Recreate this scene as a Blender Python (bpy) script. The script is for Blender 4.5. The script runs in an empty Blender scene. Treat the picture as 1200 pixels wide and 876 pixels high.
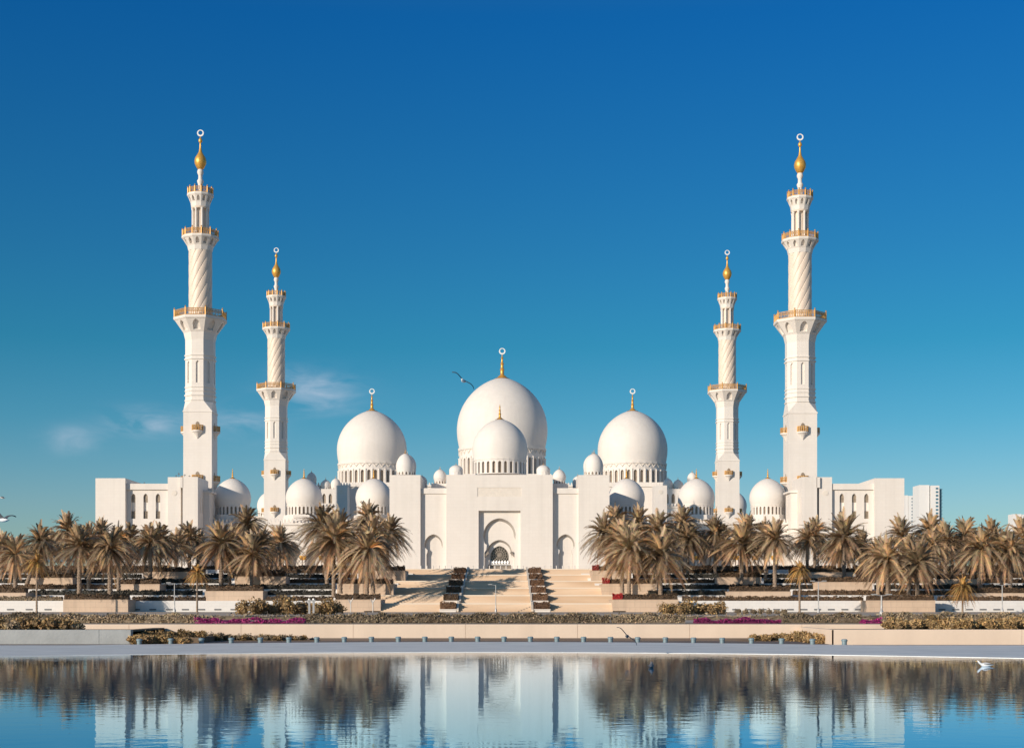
import bpy, math, random
from mathutils import Vector, Matrix
from mathutils.geometry import tessellate_polygon

S = bpy.context.scene
C = bpy.context.collection
R = math.radians
PI = math.pi
rnd = random.Random(7)

# ------------------------------------------------------------------ camera
F = 1747.0; VX = 593.4; HY = 706.0; CX = 1.5; CZ = 2.0
cam = bpy.data.cameras.new('camera'); co = bpy.data.objects.new('camera', cam); C.objects.link(co)
cam.sensor_width = 36; cam.sensor_fit = 'HORIZONTAL'; cam.lens = F / 1200 * 36
cam.shift_x = (600 - VX) / 1200; cam.shift_y = (HY - 438) / 1200
cam.clip_start = .2; cam.clip_end = 20000
co.location = (CX, 0, CZ); co.rotation_euler = (R(90), 0, 0)
S.camera = co
def WX(px, d): return CX + (px - VX) * d / F
def WXi(x, d): return VX + (x - CX) * F / d
def WZ(py, d): return CZ + (HY - py) * d / F

# ------------------------------------------------------------------ light
SUN_AZ = R(45); SUN_EL = R(15)
w = bpy.data.worlds.new('World'); S.world = w; w.use_nodes = True
nt = w.node_tree; N = nt.nodes; L = nt.links
N.clear()
out = N.new('ShaderNodeOutputWorld'); bg = N.new('ShaderNodeBackground'); L.new(bg.outputs[0], out.inputs[0])
sky = N.new('ShaderNodeTexSky'); sky.sky_type = 'NISHITA'; sky.sun_disc = False
sky.sun_elevation = SUN_EL; sky.sun_rotation = PI + SUN_AZ
sky.air_density = 1.0; sky.dust_density = .3; sky.ozone_density = 2.0; sky.altitude = 0
bg.inputs[1].default_value = .125
geo = N.new('ShaderNodeTexCoord'); sep = N.new('ShaderNodeSeparateXYZ'); L.new(geo.outputs['Generated'], sep.inputs[0])
ramp = N.new('ShaderNodeValToRGB'); L.new(sep.outputs['Z'], ramp.inputs[0])
SKYRAMP = [(0.0,(.52,.66,.80)),(.065,(.40,.605,.79)),(.0864,(.32,.585,.77)),(.119,(.20,.55,.73)),(.1685,(.10,.50,.67)),
           (.2276,(.08,.46,.70)),(.304,(.052,.43,.755)),(.366,(.03,.41,.81)),(.48,(.22,.52,.80)),(.62,(.85,.90,.88)),(1.0,(1.1,1.05,.95))]
cr = ramp.color_ramp
while len(cr.elements) < len(SKYRAMP): cr.elements.new(.5)
for e, (p, c) in zip(cr.elements, sorted(SKYRAMP)): e.position = p; e.color = (*c, 1)
mul = N.new('ShaderNodeMix'); mul.data_type = 'RGBA'; mul.blend_type = 'MULTIPLY'; mul.inputs[0].default_value = 1
L.new(sky.outputs[0], mul.inputs[6]); L.new(ramp.outputs[0], mul.inputs[7])
skycol = mul.outputs[2]
# thin clouds low in the west, laid out by direction
def wm(op, a, b=None, c=None):
    n = N.new('ShaderNodeMath'); n.operation = op
    for i, q in enumerate((a, b, c)):
        if q is None: continue
        if isinstance(q, (int, float)): n.inputs[i].default_value = q
        else: L.new(q, n.inputs[i])
    return n.outputs[0]
az = wm('ARCTAN2', sep.outputs['X'], sep.outputs['Y'])
elv = wm('ARCSINE', sep.outputs['Z'])
comb = N.new('ShaderNodeCombineXYZ'); L.new(wm('MULTIPLY', az, 22), comb.inputs[0]); L.new(wm('MULTIPLY', elv, 70), comb.inputs[1])
cn = N.new('ShaderNodeTexNoise'); cn.inputs['Scale'].default_value = 1.0; cn.inputs['Detail'].default_value = 6; cn.inputs['Roughness'].default_value = .55
cn.inputs['Distortion'].default_value = .6
L.new(comb.outputs[0], cn.inputs['Vector'])
msk = None
for px, py, sx, sy, amp in ((372, 462, 36, 15, 1.25), (172, 502, 32, 12, .9), (85, 522, 22, 11, .6), (285, 498, 30, 14, .6), (345,440,18,8,.5)):
    a0 = math.atan((px - VX) / F); e0 = math.atan((HY - py) / F)
    g = wm('ADD', wm('POWER', wm('DIVIDE', wm('SUBTRACT', az, a0), sx / F), 2), wm('POWER', wm('DIVIDE', wm('SUBTRACT', elv, e0), sy / F), 2))
    g = wm('MULTIPLY', wm('POWER', 2.718, wm('MULTIPLY', g, -.7)), amp)
    msk = g if msk is None else wm('ADD', msk, g)
nz = N.new('ShaderNodeMapRange'); L.new(cn.outputs[0], nz.inputs[0]); nz.inputs[1].default_value = .36; nz.inputs[2].default_value = .72
cm = wm('MULTIPLY', wm('MULTIPLY', msk, nz.outputs[0]), .8)
cl = N.new('ShaderNodeClamp'); L.new(cm, cl.inputs[0]); cl.inputs[2].default_value = .6
cmix = N.new('ShaderNodeMix'); cmix.data_type = 'RGBA'; L.new(cl.outputs[0], cmix.inputs[0]); L.new(skycol, cmix.inputs[6]); cmix.inputs[7].default_value = (4.4, 5.0, 6.0, 1)
L.new(cmix.outputs[2], bg.inputs[0])

sl = bpy.data.lights.new('sun', 'SUN'); sl.energy = 4.5; sl.angle = R(.5); sl.color = (1, .86, .70)
so = bpy.data.objects.new('sun', sl); C.objects.link(so)
sd = Vector((math.sin(SUN_AZ) * math.cos(SUN_EL), math.cos(SUN_AZ) * math.cos(SUN_EL), -math.sin(SUN_EL)))
so.rotation_euler = sd.to_track_quat('-Z', 'Y').to_euler(); so.location = (-80, -80, 60)
S.view_settings.view_transform = 'Standard'; S.view_settings.look = 'None'
S.view_settings.exposure = 0.0; S.view_settings.gamma = 1; S.view_settings.use_curve_mapping = False

# ------------------------------------------------------------------ materials
def mat(name, col, rough=.6, metal=0, var=0.0, vscale=1.0, bump=0, bscale=8, joints=None, spec=.5, detail=4, col2=None, coord='Object', attr=None, sss=0, stretch=None, streak=0):
    m = bpy.data.materials.new(name); m.use_nodes = True
    n = m.node_tree.nodes; l = m.node_tree.links; b = n['Principled BSDF']
    b.inputs['Roughness'].default_value = rough; b.inputs['Metallic'].default_value = metal
    b.inputs['Specular IOR Level'].default_value = spec
    tc = n.new('ShaderNodeTexCoord')
    cur = None
    nx = n.new('ShaderNodeTexNoise'); nx.inputs['Scale'].default_value = vscale; nx.inputs['Detail'].default_value = detail
    if stretch:
        mp_ = n.new('ShaderNodeMapping'); mp_.inputs['Scale'].default_value = stretch
        l.new(tc.outputs[coord], mp_.inputs[0]); l.new(mp_.outputs[0], nx.inputs['Vector'])
    else: l.new(tc.outputs[coord], nx.inputs['Vector'])
    mx = n.new('ShaderNodeMix'); mx.data_type = 'RGBA'
    c2 = col2 or tuple(c * (1 - var) for c in col)
    mr = n.new('ShaderNodeMapRange'); mr.inputs[1].default_value = .3; mr.inputs[2].default_value = .7
    l.new(nx.outputs[0], mr.inputs[0])
    mx.inputs[6].default_value = (*col, 1); mx.inputs[7].default_value = (*c2, 1); l.new(mr.outputs[0], mx.inputs[0])
    cur = mx.outputs[2]
    hgt = None
    if joints:
        sc, dark = joints
        sp = n.new('ShaderNodeSeparateXYZ'); l.new(tc.outputs[coord], sp.inputs[0])
        ad = n.new('ShaderNodeMath'); l.new(sp.outputs[0], ad.inputs[0]); l.new(sp.outputs[1], ad.inputs[1])
        cb = n.new('ShaderNodeCombineXYZ'); l.new(ad.outputs[0], cb.inputs[0]); l.new(sp.outputs[2], cb.inputs[1])
        br = n.new('ShaderNodeTexBrick'); l.new(cb.outputs[0], br.inputs['Vector'])
        br.inputs['Scale'].default_value = sc; br.inputs['Mortar Size'].default_value = .012; br.inputs['Color1'].default_value = (1, 1, 1, 1)
        br.inputs['Color2'].default_value = (.98, .975, .97, 1); br.inputs['Mortar'].default_value = (dark, dark, dark, 1)
        mm = n.new('ShaderNodeMix'); mm.data_type = 'RGBA'; mm.blend_type = 'MULTIPLY'; mm.inputs[0].default_value = 1
        l.new(cur, mm.inputs[6]); l.new(br.outputs[0], mm.inputs[7]); cur = mm.outputs[2]
    if streak:
        ms = n.new('ShaderNodeMapping'); ms.inputs['Scale'].default_value = (.9, .9, .035); l.new(tc.outputs[coord], ms.inputs[0])
        ns = n.new('ShaderNodeTexNoise'); ns.inputs['Scale'].default_value = 1.0; ns.inputs['Detail'].default_value = 6; l.new(ms.outputs[0], ns.inputs['Vector'])
        rs = n.new('ShaderNodeMapRange'); rs.inputs[1].default_value = .45; rs.inputs[2].default_value = .75; rs.inputs[3].default_value = 1; rs.inputs[4].default_value = 1-streak; l.new(ns.outputs[0], rs.inputs[0])
        mm = n.new('ShaderNodeMix'); mm.data_type = 'RGBA'; mm.blend_type = 'MULTIPLY'; mm.inputs[0].default_value = 1
        l.new(cur, mm.inputs[6]); l.new(rs.outputs[0], mm.inputs[7]); cur = mm.outputs[2]
    if attr:
        at = n.new('ShaderNodeAttribute'); at.attribute_name = attr
        mm = n.new('ShaderNodeMix'); mm.data_type = 'RGBA'; mm.blend_type = 'MULTIPLY'; mm.inputs[0].default_value = 1
        l.new(cur, mm.inputs[6]); l.new(at.outputs[0], mm.inputs[7]); cur = mm.outputs[2]
        oi = n.new('ShaderNodeObjectInfo'); hs = n.new('ShaderNodeHueSaturation')
        r1 = n.new('ShaderNodeMapRange'); r1.inputs[3].default_value = .75; r1.inputs[4].default_value = 1.25; l.new(oi.outputs['Random'], r1.inputs[0])
        l.new(r1.outputs[0], hs.inputs['Value']); l.new(cur, hs.inputs['Color']); cur = hs.outputs[0]
    l.new(cur, b.inputs['Base Color'])
    if bump:
        nb = n.new('ShaderNodeTexNoise'); nb.inputs['Scale'].default_value = bscale; nb.inputs['Detail'].default_value = 5; l.new(tc.outputs[coord], nb.inputs['Vector'])
        bp = n.new('ShaderNodeBump'); bp.inputs['Strength'].default_value = bump; bp.inputs['Distance'].default_value = .05
        l.new(nb.outputs[0], bp.inputs['Height']); l.new(bp.outputs[0], b.inputs['Normal'])
    return m
M = {}
M['marble'] = mat('white_marble', (.80, .745, .69), .55, var=.05, vscale=.15, joints=(.35, .95), spec=.3, streak=.07)
M['dome'] = mat('dome_marble', (.80, .75, .70), .62, var=.04, vscale=.3, joints=(.5, .97), spec=.3, streak=.05)
M['cream'] = mat('cream_marble', (.80, .67, .555), .5, var=.1, vscale=.8)
M['relief'] = mat('carved_marble', (.78, .71, .63), .6, var=.10, vscale=1.6, bump=.6, bscale=3)
M['gold'] = mat('gold_leaf', (.92, .50, .11), .42, metal=.5, var=.25, vscale=2.5)
M['rail'] = mat('gold_railing', (.74, .42, .14), .5, metal=.3, var=.35, vscale=3)
M['white_gloss'] = mat('white_mosaic', (.85, .84, .82), .3)
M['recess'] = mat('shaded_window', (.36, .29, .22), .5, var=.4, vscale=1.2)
M['glass'] = mat('dark_glass', (.10, .09, .08), .15, var=.3, vscale=1)
M['lattice'] = mat('bronze_lattice', (.34, .29, .24), .5, metal=.2, var=.3, vscale=2)
M['stone'] = mat('beige_stone', (.66, .50, .37), .7, streak=.15, var=.13, vscale=.7, joints=(.35, .86), bump=.2)
M['wallstone'] = mat('pool_wall_stone', (.78, .63, .50), .7, streak=.08, var=.08, vscale=.5, bump=.15)
M['steps'] = mat('step_stone', (.76, .60, .45), .7, col2=(.58, .41, .27), vscale=.5, bump=.25, bscale=3, stretch=(.12, .12, 1.6))
M['nosing'] = mat('landing_edge_stone', (.78, .68, .56), .6, var=.1, vscale=.4)
M['greystone'] = mat('grey_wall_stone', (.36, .38, .39), .45, var=.15, vscale=1.5, bump=.2)
M['ledge'] = mat('wet_ledge_stone', (.84, .81, .76), .5, var=.16, vscale=.6, bump=.1, spec=.5)
M['terrace'] = mat('terrace_marble', (.78, .76, .74), .5, var=.08, vscale=.5, joints=(.5, .9))
M['paving'] = mat('beige_paving', (.55, .44, .34), .8, var=.2, vscale=.08, bump=.2)
M['soil'] = mat('dry_soil', (.20, .14, .09), .95, var=.4, vscale=1.2, bump=.6)
M['sand'] = mat('ground_sand', (.42, .33, .24), .9, var=.25, vscale=.02, bump=.2)
M['asphalt'] = mat('asphalt', (.055, .055, .06), .85, var=.2, vscale=.5)
M['trunk'] = mat('palm_trunk', (.38, .285, .21), .9, var=.45, vscale=5, bump=.9, bscale=7)
M['frond'] = mat('palm_frond', (.44, .325, .205), .6, var=.25, vscale=1.5, attr='fc')
M['frondgold'] = mat('young_palm_frond', (.50, .31, .11), .6, var=.3, vscale=1.5, attr='fc')
M['hedge'] = mat('hedge_leaves', (.165, .10, .055), .7, var=.4, vscale=2, attr='fc')
M['hedgeshade'] = mat('shade_dark_hedge_leaves', (.055, .05, .038), .7, var=.4, vscale=2, attr='fc')  # hedge leaves with the dark shade bands between tiers put into the colour
M['hedgeolive'] = mat('olive_hedge_leaves', (.38, .29, .195), .7, var=.4, vscale=2, attr='fc')
M['boxhedge'] = mat('red_brown_hedge_leaves', (.24, .125, .065), .7, var=.4, vscale=2, attr='fc')
M['shrub'] = mat('ochre_shrub_leaves', (.46, .30, .14), .7, var=.4, vscale=2, attr='fc')
M['magenta'] = mat('magenta_flowers', (.36, .02, .17), .6, var=.4, vscale=3, attr='fc')
M['red'] = mat('red_flowers', (.55, .03, .03), .6, var=.3, vscale=3, attr='fc')
M['shadestone'] = mat('dark_stone_and_shade', (.17, .13, .11), .8, var=.2, vscale=.6)  # dark stone of the channel; at the wall foot it is painted shade
M['soffit'] = mat('carved_shade_soffit', (.42, .385, .35), .7, var=.25, vscale=2.5, bump=.8, bscale=4)  # carved soffits and jambs, the arch shade put into a darker grey
M['pole'] = mat('grey_pole_paint', (.42, .42, .42), .4, metal=.3)
M['post'] = mat('pale_blue_post', (.20, .28, .32), .35, var=.1, vscale=4)
M['ivory'] = mat('gull_white', (.78, .78, .78), .6)
M['gullgrey'] = mat('gull_grey', (.16, .17, .19), .6, var=.4, vscale=9)
M['beak'] = mat('gull_beak', (.7, .4, .05), .5)
M['tower'] = mat('tower_facade', (.80, .79, .78), .5, var=.05, vscale=.05)
M['towerglass'] = mat('tower_glass', (.10, .22, .30), .2, var=.2, vscale=.1)
M['tent'] = mat('blue_canvas', (.07, .33, .50), .6)

# water
m = bpy.data.materials.new('pool_water'); m.use_nodes = True
n = m.node_tree.nodes; l = m.node_tree.links; b = n['Principled BSDF']
b.inputs['Base Color'].default_value = (.0, .19, .32, 1); b.inputs['Roughness'].default_value = .018; b.inputs['IOR'].default_value = 1.33
b.inputs['Specular Tint'].default_value = (.7, .92, 1, 1)
tc = n.new('ShaderNodeTexCoord'); mp = n.new('ShaderNodeMapping'); mp.inputs['Scale'].default_value = (.8, 1.0, 1); l.new(tc.outputs['Object'], mp.inputs[0])
na = n.new('ShaderNodeTexNoise'); na.inputs['Scale'].default_value = 2.2; na.inputs['Detail'].default_value = 3; l.new(mp.outputs[0], na.inputs[0])
nb = n.new('ShaderNodeTexNoise'); nb.inputs['Scale'].default_value = 13; nb.inputs['Detail'].default_value = 2; l.new(mp.outputs[0], nb.inputs[0])
# wind patches let the small ripples come and go
nc = n.new('ShaderNodeTexNoise'); nc.inputs['Scale'].default_value = .14; nc.inputs['Detail'].default_value = 2; l.new(mp.outputs[0], nc.inputs[0])
pr = n.new('ShaderNodeMapRange'); pr.inputs[1].default_value = .42; pr.inputs[2].default_value = .62; pr.inputs[3].default_value = .15; pr.inputs[4].default_value = 1; l.new(nc.outputs[0], pr.inputs[0])
mu = n.new('ShaderNodeMath'); mu.operation = 'MULTIPLY'; l.new(nb.outputs[0], mu.inputs[0]); l.new(pr.outputs[0], mu.inputs[1])
m2 = n.new('ShaderNodeMath'); m2.operation = 'MULTIPLY'; l.new(mu.outputs[0], m2.inputs[0]); m2.inputs[1].default_value = .16
ad = n.new('ShaderNodeMath'); l.new(na.outputs[0], ad.inputs[0]); l.new(m2.outputs[0], ad.inputs[1])
bp = n.new('ShaderNodeBump'); bp.inputs['Strength'].default_value = 1; bp.inputs['Distance'].default_value = .0024
l.new(ad.outputs[0], bp.inputs['Height']); l.new(bp.outputs[0], b.inputs['Normal'])
# pool water: clear blue body under a film whose mirror colour is bluish when seen steeply and neutral at grazing angles
o_ = n['Material Output']; df = n.new('ShaderNodeBsdfDiffuse'); df.inputs[0].default_value = (.0, .13, .30, 1)
gl = n.new('ShaderNodeBsdfAnisotropic') if False else n.new('ShaderNodeBsdfGlossy'); gl.inputs['Roughness'].default_value = .02
fr = n.new('ShaderNodeFresnel'); fr.inputs[0].default_value = 1.33
cr2 = n.new('ShaderNodeValToRGB'); l.new(fr.outputs[0], cr2.inputs[0])
e2 = cr2.color_ramp.elements; e2[0].position = .48; e2[0].color = (.30, .74, 1, 1); e2[1].position = .86; e2[1].color = (.90, .93, 1, 1)
r2 = n.new('ShaderNodeMapRange'); r2.inputs[1].default_value = .02; r2.inputs[2].default_value = .8; r2.inputs[3].default_value = .2; r2.inputs[4].default_value = .95; l.new(fr.outputs[0], r2.inputs[0])
mxs = n.new('ShaderNodeMixShader'); l.new(r2.outputs[0], mxs.inputs[0]); l.new(df.outputs[0], mxs.inputs[1]); l.new(gl.outputs[0], mxs.inputs[2])
l.new(cr2.outputs[0], gl.inputs[0]); l.new(bp.outputs[0], gl.inputs['Normal']); l.new(mxs.outputs[0], o_.inputs[0]); n.remove(b)
M['water'] = m

# ------------------------------------------------------------------ mesh builder
class MB:
    def __init__(s): s.v = []; s.f = []; s.col = None
    def add(s, vs, fs):
        o = len(s.v); s.v += [tuple(p) for p in vs]; s.f += [tuple(i + o for i in f) for f in fs]
    def box(s, x0, x1, y0, y1, z0, z1):
        if x0 > x1: x0, x1 = x1, x0
        s.add([(x0,y0,z0),(x1,y0,z0),(x1,y1,z0),(x0,y1,z0),(x0,y0,z1),(x1,y0,z1),(x1,y1,z1),(x0,y1,z1)],
              [(0,3,2,1),(4,5,6,7),(0,1,5,4),(1,2,6,5),(2,3,7,6),(3,0,4,7)])
    def lathe(s, prof, n=24, c=(0,0,0), ph=0.0, cap=True):
        vs = []
        for r, z in prof:
            for i in range(n):
                a = ph + 2 * PI * i / n
                vs.append((c[0] + r * math.cos(a), c[1] + r * math.sin(a), c[2] + z))
        fs = []
        for j in range(len(prof) - 1):
            for i in range(n):
                k = (i + 1) % n
                fs.append((j*n+i, j*n+k, (j+1)*n+k, (j+1)*n+i))
        if cap:
            fs.append(tuple(range(n))[::-1]); fs.append(tuple((len(prof)-1)*n + i for i in range(n)))
        s.add(vs, fs)
    def tube(s, p0, p1, r0, r1=None, n=8):
        r1 = r0 if r1 is None else r1
        p0 = Vector(p0); p1 = Vector(p1); d = (p1 - p0).normalized()
        u = d.orthogonal().normalized(); w_ = d.cross(u)
        vs = [p0 + (u*math.cos(2*PI*i/n) + w_*math.sin(2*PI*i/n))*r0 for i in range(n)] + [p1 + (u*math.cos(2*PI*i/n) + w_*math.sin(2*PI*i/n))*r1 for i in range(n)]
        s.add(vs, [(i, (i+1)%n, n+(i+1)%n, n+i) for i in range(n)] + [tuple(range(n))[::-1], tuple(range(n, 2*n))])
    # planar face O + u*U + v*V (outward normal Nn) with recessed or open holes
    def panel(s, O, U, V, outer, holes=(), floor=True):
        O = Vector(O); U = Vector(U).normalized(); V = Vector(V).normalized(); Nn = U.cross(V)
        P = lambda u, v, d=0: O + U*u + V*v - Nn*d
        polys = [[Vector((u, v, 0)) for u, v in outer]] + [[Vector((u, v, 0)) for u, v in h[0]] for h in holes]
        flat = [p for q in polys for p in q]
        fs = []
        for t in tessellate_polygon(polys):
            a, b_, c_ = (flat[i] for i in t)
            ar = (b_.x-a.x)*(c_.y-a.y) - (b_.y-a.y)*(c_.x-a.x)
            if abs(ar) < 1e-9: continue
            fs.append(t if ar > 0 else (t[0], t[2], t[1]))
        s.add([P(p.x, p.y) for p in flat], fs)
        for h in holes:
            pts, dep = h[0], h[1]; tgt = h[2] if len(h) > 2 else None
            k = len(pts); bk = h[3] if len(h) > 3 else pts
            (h[4] if len(h) > 4 else s).add([P(u, v) for u, v in pts] + [P(u, v, dep) for u, v in bk], [(i, i+k, (i+1)%k+k, (i+1)%k) for i in range(k)])
            if tgt is not False:
                (tgt or s).add([P(u, v, dep) for u, v in bk], [tuple(range(k))])
    # n-gon ring of panels; hole(w, h) -> list of holes in local coords (u centred, v from 0)
    def ring(s, n, r0, z0, r1, z1, hole=None, c=(0,0), ph=0.0, cap=False):
        for i in range(n):
            a = ph + 2*PI*i/n
            t = Vector((-math.sin(a), math.cos(a), 0)); o = Vector((math.cos(a), math.sin(a), 0))
            h0 = r0*math.tan(PI/n); h1 = r1*math.tan(PI/n)
            O = Vector((c[0], c[1], z0)) + o*r0
            V = (Vector((c[0], c[1], z1)) + o*r1) - O
            hs = hole(h0, V.length) if hole else ()
            s.panel(O, t, V, [(-h0, 0), (h0, 0), (h1, V.length), (-h1, V.length)], hs)
        if cap:
            for r, z in ((r0, z0), (r1, z1)):
                rr = r / math.cos(PI/n)
                s.add([(c[0]+rr*math.cos(ph+2*PI*(i+.5)/n), c[1]+rr*math.sin(ph+2*PI*(i+.5)/n), z) for i in range(n)], [tuple(range(n))])
    def build(s, name, mt, parent=None, smooth=None, loc=None):
        me = bpy.data.meshes.new(name); me.from_pydata(s.v, [], s.f)
        if s.col:
            a = me.color_attributes.new('fc', 'FLOAT_COLOR', 'CORNER')
            data = []
            for f, c_ in zip(s.f, s.col): data += list((*c_, 1)) * len(f)
            a.data.foreach_set('color', data)
        if smooth is not None:
            me.polygons.foreach_set('use_smooth', [True]*len(me.polygons))
            me.set_sharp_from_angle(angle=R(smooth))
        me.materials.append(M[mt] if isinstance(mt, str) else mt)
        me.update()
        o = bpy.data.objects.new(name, me); C.objects.link(o)
        if parent is not None: o.parent = parent
        if loc: o.location = loc
        return o

def tag(o, label=None, cat=None, group=None, kind=None):
    if label: o['label'] = label
    if cat: o['category'] = cat
    if group: o['group'] = group
    if kind: o['kind'] = kind
    return o
def empty(name, loc, label=None, cat=None, group=None):
    o = bpy.data.objects.new(name, None); C.objects.link(o); o.location = loc; o.empty_display_size = .5
    return tag(o, label, cat, group)
KIDS = {}
def kids(o):
    return [c for c in bpy.data.objects if c.parent == o]
def copy_tree(o, parent=None, cache={}):
    c = o.copy(); C.objects.link(c)
    if parent is not None: c.parent = parent
    if o.name not in cache: cache[o.name] = kids(o)
    for ch in cache[o.name]: copy_tree(ch, c)
    return c

def arch(cx, z0, hw, zs, top, n=10, jamb=None):
    """pointed arch outline, counter-clockwise from bottom left going right"""
    h = max(top - zs, hw); Rr = (hw*hw + h*h) / (2*hw); c0 = hw - Rr
    a1 = math.atan2(h, -c0)
    right = [(cx + c0 + Rr*math.cos(a1*i/n), zs + Rr*math.sin(a1*i/n)) for i in range(n + 1)]
    left = [(2*cx - x, z) for x, z in right[:-1]][::-1]
    if jamb:
        low = zs - .55*hw
        pr = [(cx + jamb*1.06, z0), (cx + jamb*1.06, low - .5*hw), (cx + jamb*.93, low - .3*hw), (cx + jamb*.90, low), (cx + jamb*1.05, low+.08*hw), (cx + hw*.97, zs - .25*hw)]
        pl = [(2*cx - x, z) for x, z in pr][::-1]
        return pr + right + left + pl
    return [(cx + hw, z0)] + right + left + [(cx - hw, z0)]

def soffit(pts, cx, zs, kx, kz):
    """inner outline of a splayed arch: pulled in above the springing"""
    o = []
    for x, z in pts:
        f_ = min(1, max(0, (z - zs)/.8 + 1)) if z > zs - .8 else 0
        o.append((cx + (x-cx)*(1-(1-kx)*f_), zs + (z-zs)*kz if z > zs else z))
    return o
# ================================================================== setting
def struct(mb, name, mt, smooth=None): return tag(mb.build(name, mt, smooth=smooth), kind='structure')
GZ = .80
g = MB()
g.add([(-6000, 79.8, GZ), (6000, 79.8, GZ), (6000, 9000, GZ), (-6000, 9000, GZ), (-6000, -800, GZ), (-75, -800, GZ), (-75, 79.8, GZ), (6000, -800, GZ), (75, -800, GZ), (75, 79.8, GZ)],
      [(0, 1, 2, 3), (4, 5, 6, 0), (8, 7, 1, 9)])
struct(g, 'ground', 'sand')
g = MB(); g.add([(-75.0, -800, 0), (75.0, -800, 0), (75, 79.4, 0), (-75, 79.4, 0)], [(0, 1, 2, 3)]); struct(g, 'water', 'water')
g = MB(); g.add([(-120, 88, GZ+.006), (120, 88, GZ+.006), (120, 199, GZ+.006), (-120, 199, GZ+.006)], [(0, 1, 2, 3)]); struct(g, 'pavement', 'paving')
g = MB(); g.add([(-900, 108, GZ+.012), (900, 108, GZ+.012), (900, 124, GZ+.012), (-900, 124, GZ+.012)], [(0, 1, 2, 3)]); struct(g, 'road', 'asphalt')
g = MB(); g.box(-900, 900, 107.7, 108, GZ-.1, GZ+.13); g.box(-900, 900, 124, 124.3, GZ-.1, GZ+.13); struct(g, 'kerb', 'stone')
# curved wet ledge of the pool
g = MB(); xs = [i*1.0 for i in range(-60, 61)]
fe = lambda x: 60.4 - .0163*x*x if abs(x) < 40 else 60.4 - .0163*1600 - (abs(x)-40)*1.6
be = lambda x: 74.8 - .018*min(x*x, 330)
vs = []
for x in xs: vs += [(x, fe(x), -.3), (x, fe(x)+.02, .015), (x, be(x), .05), (x, be(x), -.5)]
g.add(vs, [(4*i+j, 4*i+4+j, 4*i+5+j, 4*i+1+j) for i in range(len(xs)-1) for j in range(3)])
tag(g.build('pool_ledge', 'ledge'), 'wide curved wet grey stone ledge rimming the far side of the pool', 'ledge')
# long beige wall + end walls
def wallx(px0, px1, d, z0, z1, name, mt, label, cat='wall', th=.4, pitch=6.0):
    x0, x1 = WX(px0, d), WX(px1, d)
    g = MB(); x = x0
    while x < x1 - .01:
        xe = min(x + pitch, x1); g.box(x, xe - .018, d, d + th, z0, z1); x = xe
    g.box(x0, x1, d + .03, d + th - .01, z0, z1 - .02)
    return tag(g.build(name, mt), label, cat)
g = MB(); g.box(-40, 40, 79.42, 79.49, -.2, .13); struct(g, 'wall_foot_shade', 'shadestone')  # dark strip along the wall foot: a shade band built in as colour
wallx(-900, 2100, 79.5, -.3, .86, 'low_wall', 'wallstone', 'long low beige stone wall behind the row of pale blue posts', pitch=5.98)
wallx(-900, 153.5, 72.2, -.2, .70, 'low_wall', 'greystone', 'grey stone wall at the left end of the pool ledge')
wallx(977, 2100, 71.2, -.2, .73, 'low_wall', 'wallstone', 'beige stone wall at the right end of the pool ledge', pitch=9)
g = MB(); g.box(-74, WX(153, 72.2)-.01, 72.6, 79.6, -.2, .60); g.box(WX(153,72.2)-.6, WX(153, 72.2)-.01, 72.6, 79.4, -.2, .68)
struct(g, 'planting_bed', 'soil')
g = MB(); g.box(WX(977, 71.2)-.02, WX(977,71.2)+.25, 71.62, 79.4, -.2, .72); struct(g, 'bed_side_wall', 'wallstone')
g = MB(); g.box(WX(977, 71.2)+.26, 74, 71.6, 79.6, -.2, .62); struct(g, 'planting_bed', 'soil')
g = MB(); g.box(WX(154, 78.4), WX(372, 78.4), 78.3, 79.41, -.2, .03); g.box(WX(868, 77.6), WX(976, 77.6), 77.9, 79.41, -.2, .03); g.box(WX(153.5, 72.2)+.01, WX(153.5, 72.2)+2.9, 74.2, 79.38, -.2, .28); struct(g, 'soil', 'soil')
g = MB(); g.box(-45, 45, 66, 79.41, -.4, .006); struct(g, 'channel_floor', 'shadestone')
# posts
px = 185.0; first = None
while px < 968:
    x = WX(px, 74.4); d = be(x) + .4
    if first is None:
        g = MB(); g.lathe([(.12, -.2), (.12, .26), (.15, .27), (.15, .33), (.11, .37)], 12); first = o = g.build('bollard', 'post', smooth=40)
        tag(o, 'short pale blue post on the back edge of the pool ledge', 'post', 'pale blue posts along the pool ledge')
    else: o = first.copy(); C.objects.link(o)
    o.location = (x, d, -.06); px += 31.2

# ================================================================== terraces
ROWD = [200 + 9*k for k in range(7)]; ROWY = [703.5, 697, 690, 683, 677, 671.5, 667]
ROWZ = [WZ(y, d) for y, d in zip(ROWY, ROWD)]
PZ = 7.65
for sgn in (-1, 1):
    g = MB()
    for k in range(7):
        x0 = 16.6 - .55*k if k else 22
        d1 = ROWD[k+1] if k < 6 else 262
        g.box(sgn*x0, sgn*165, ROWD[k], d1, 0, ROWZ[k])
    struct(g, 'terrace', 'terrace')
g = MB(); g.box(-165, 165, 256.2, 640, 0, PZ); struct(g, 'plaza', 'paving')

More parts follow.
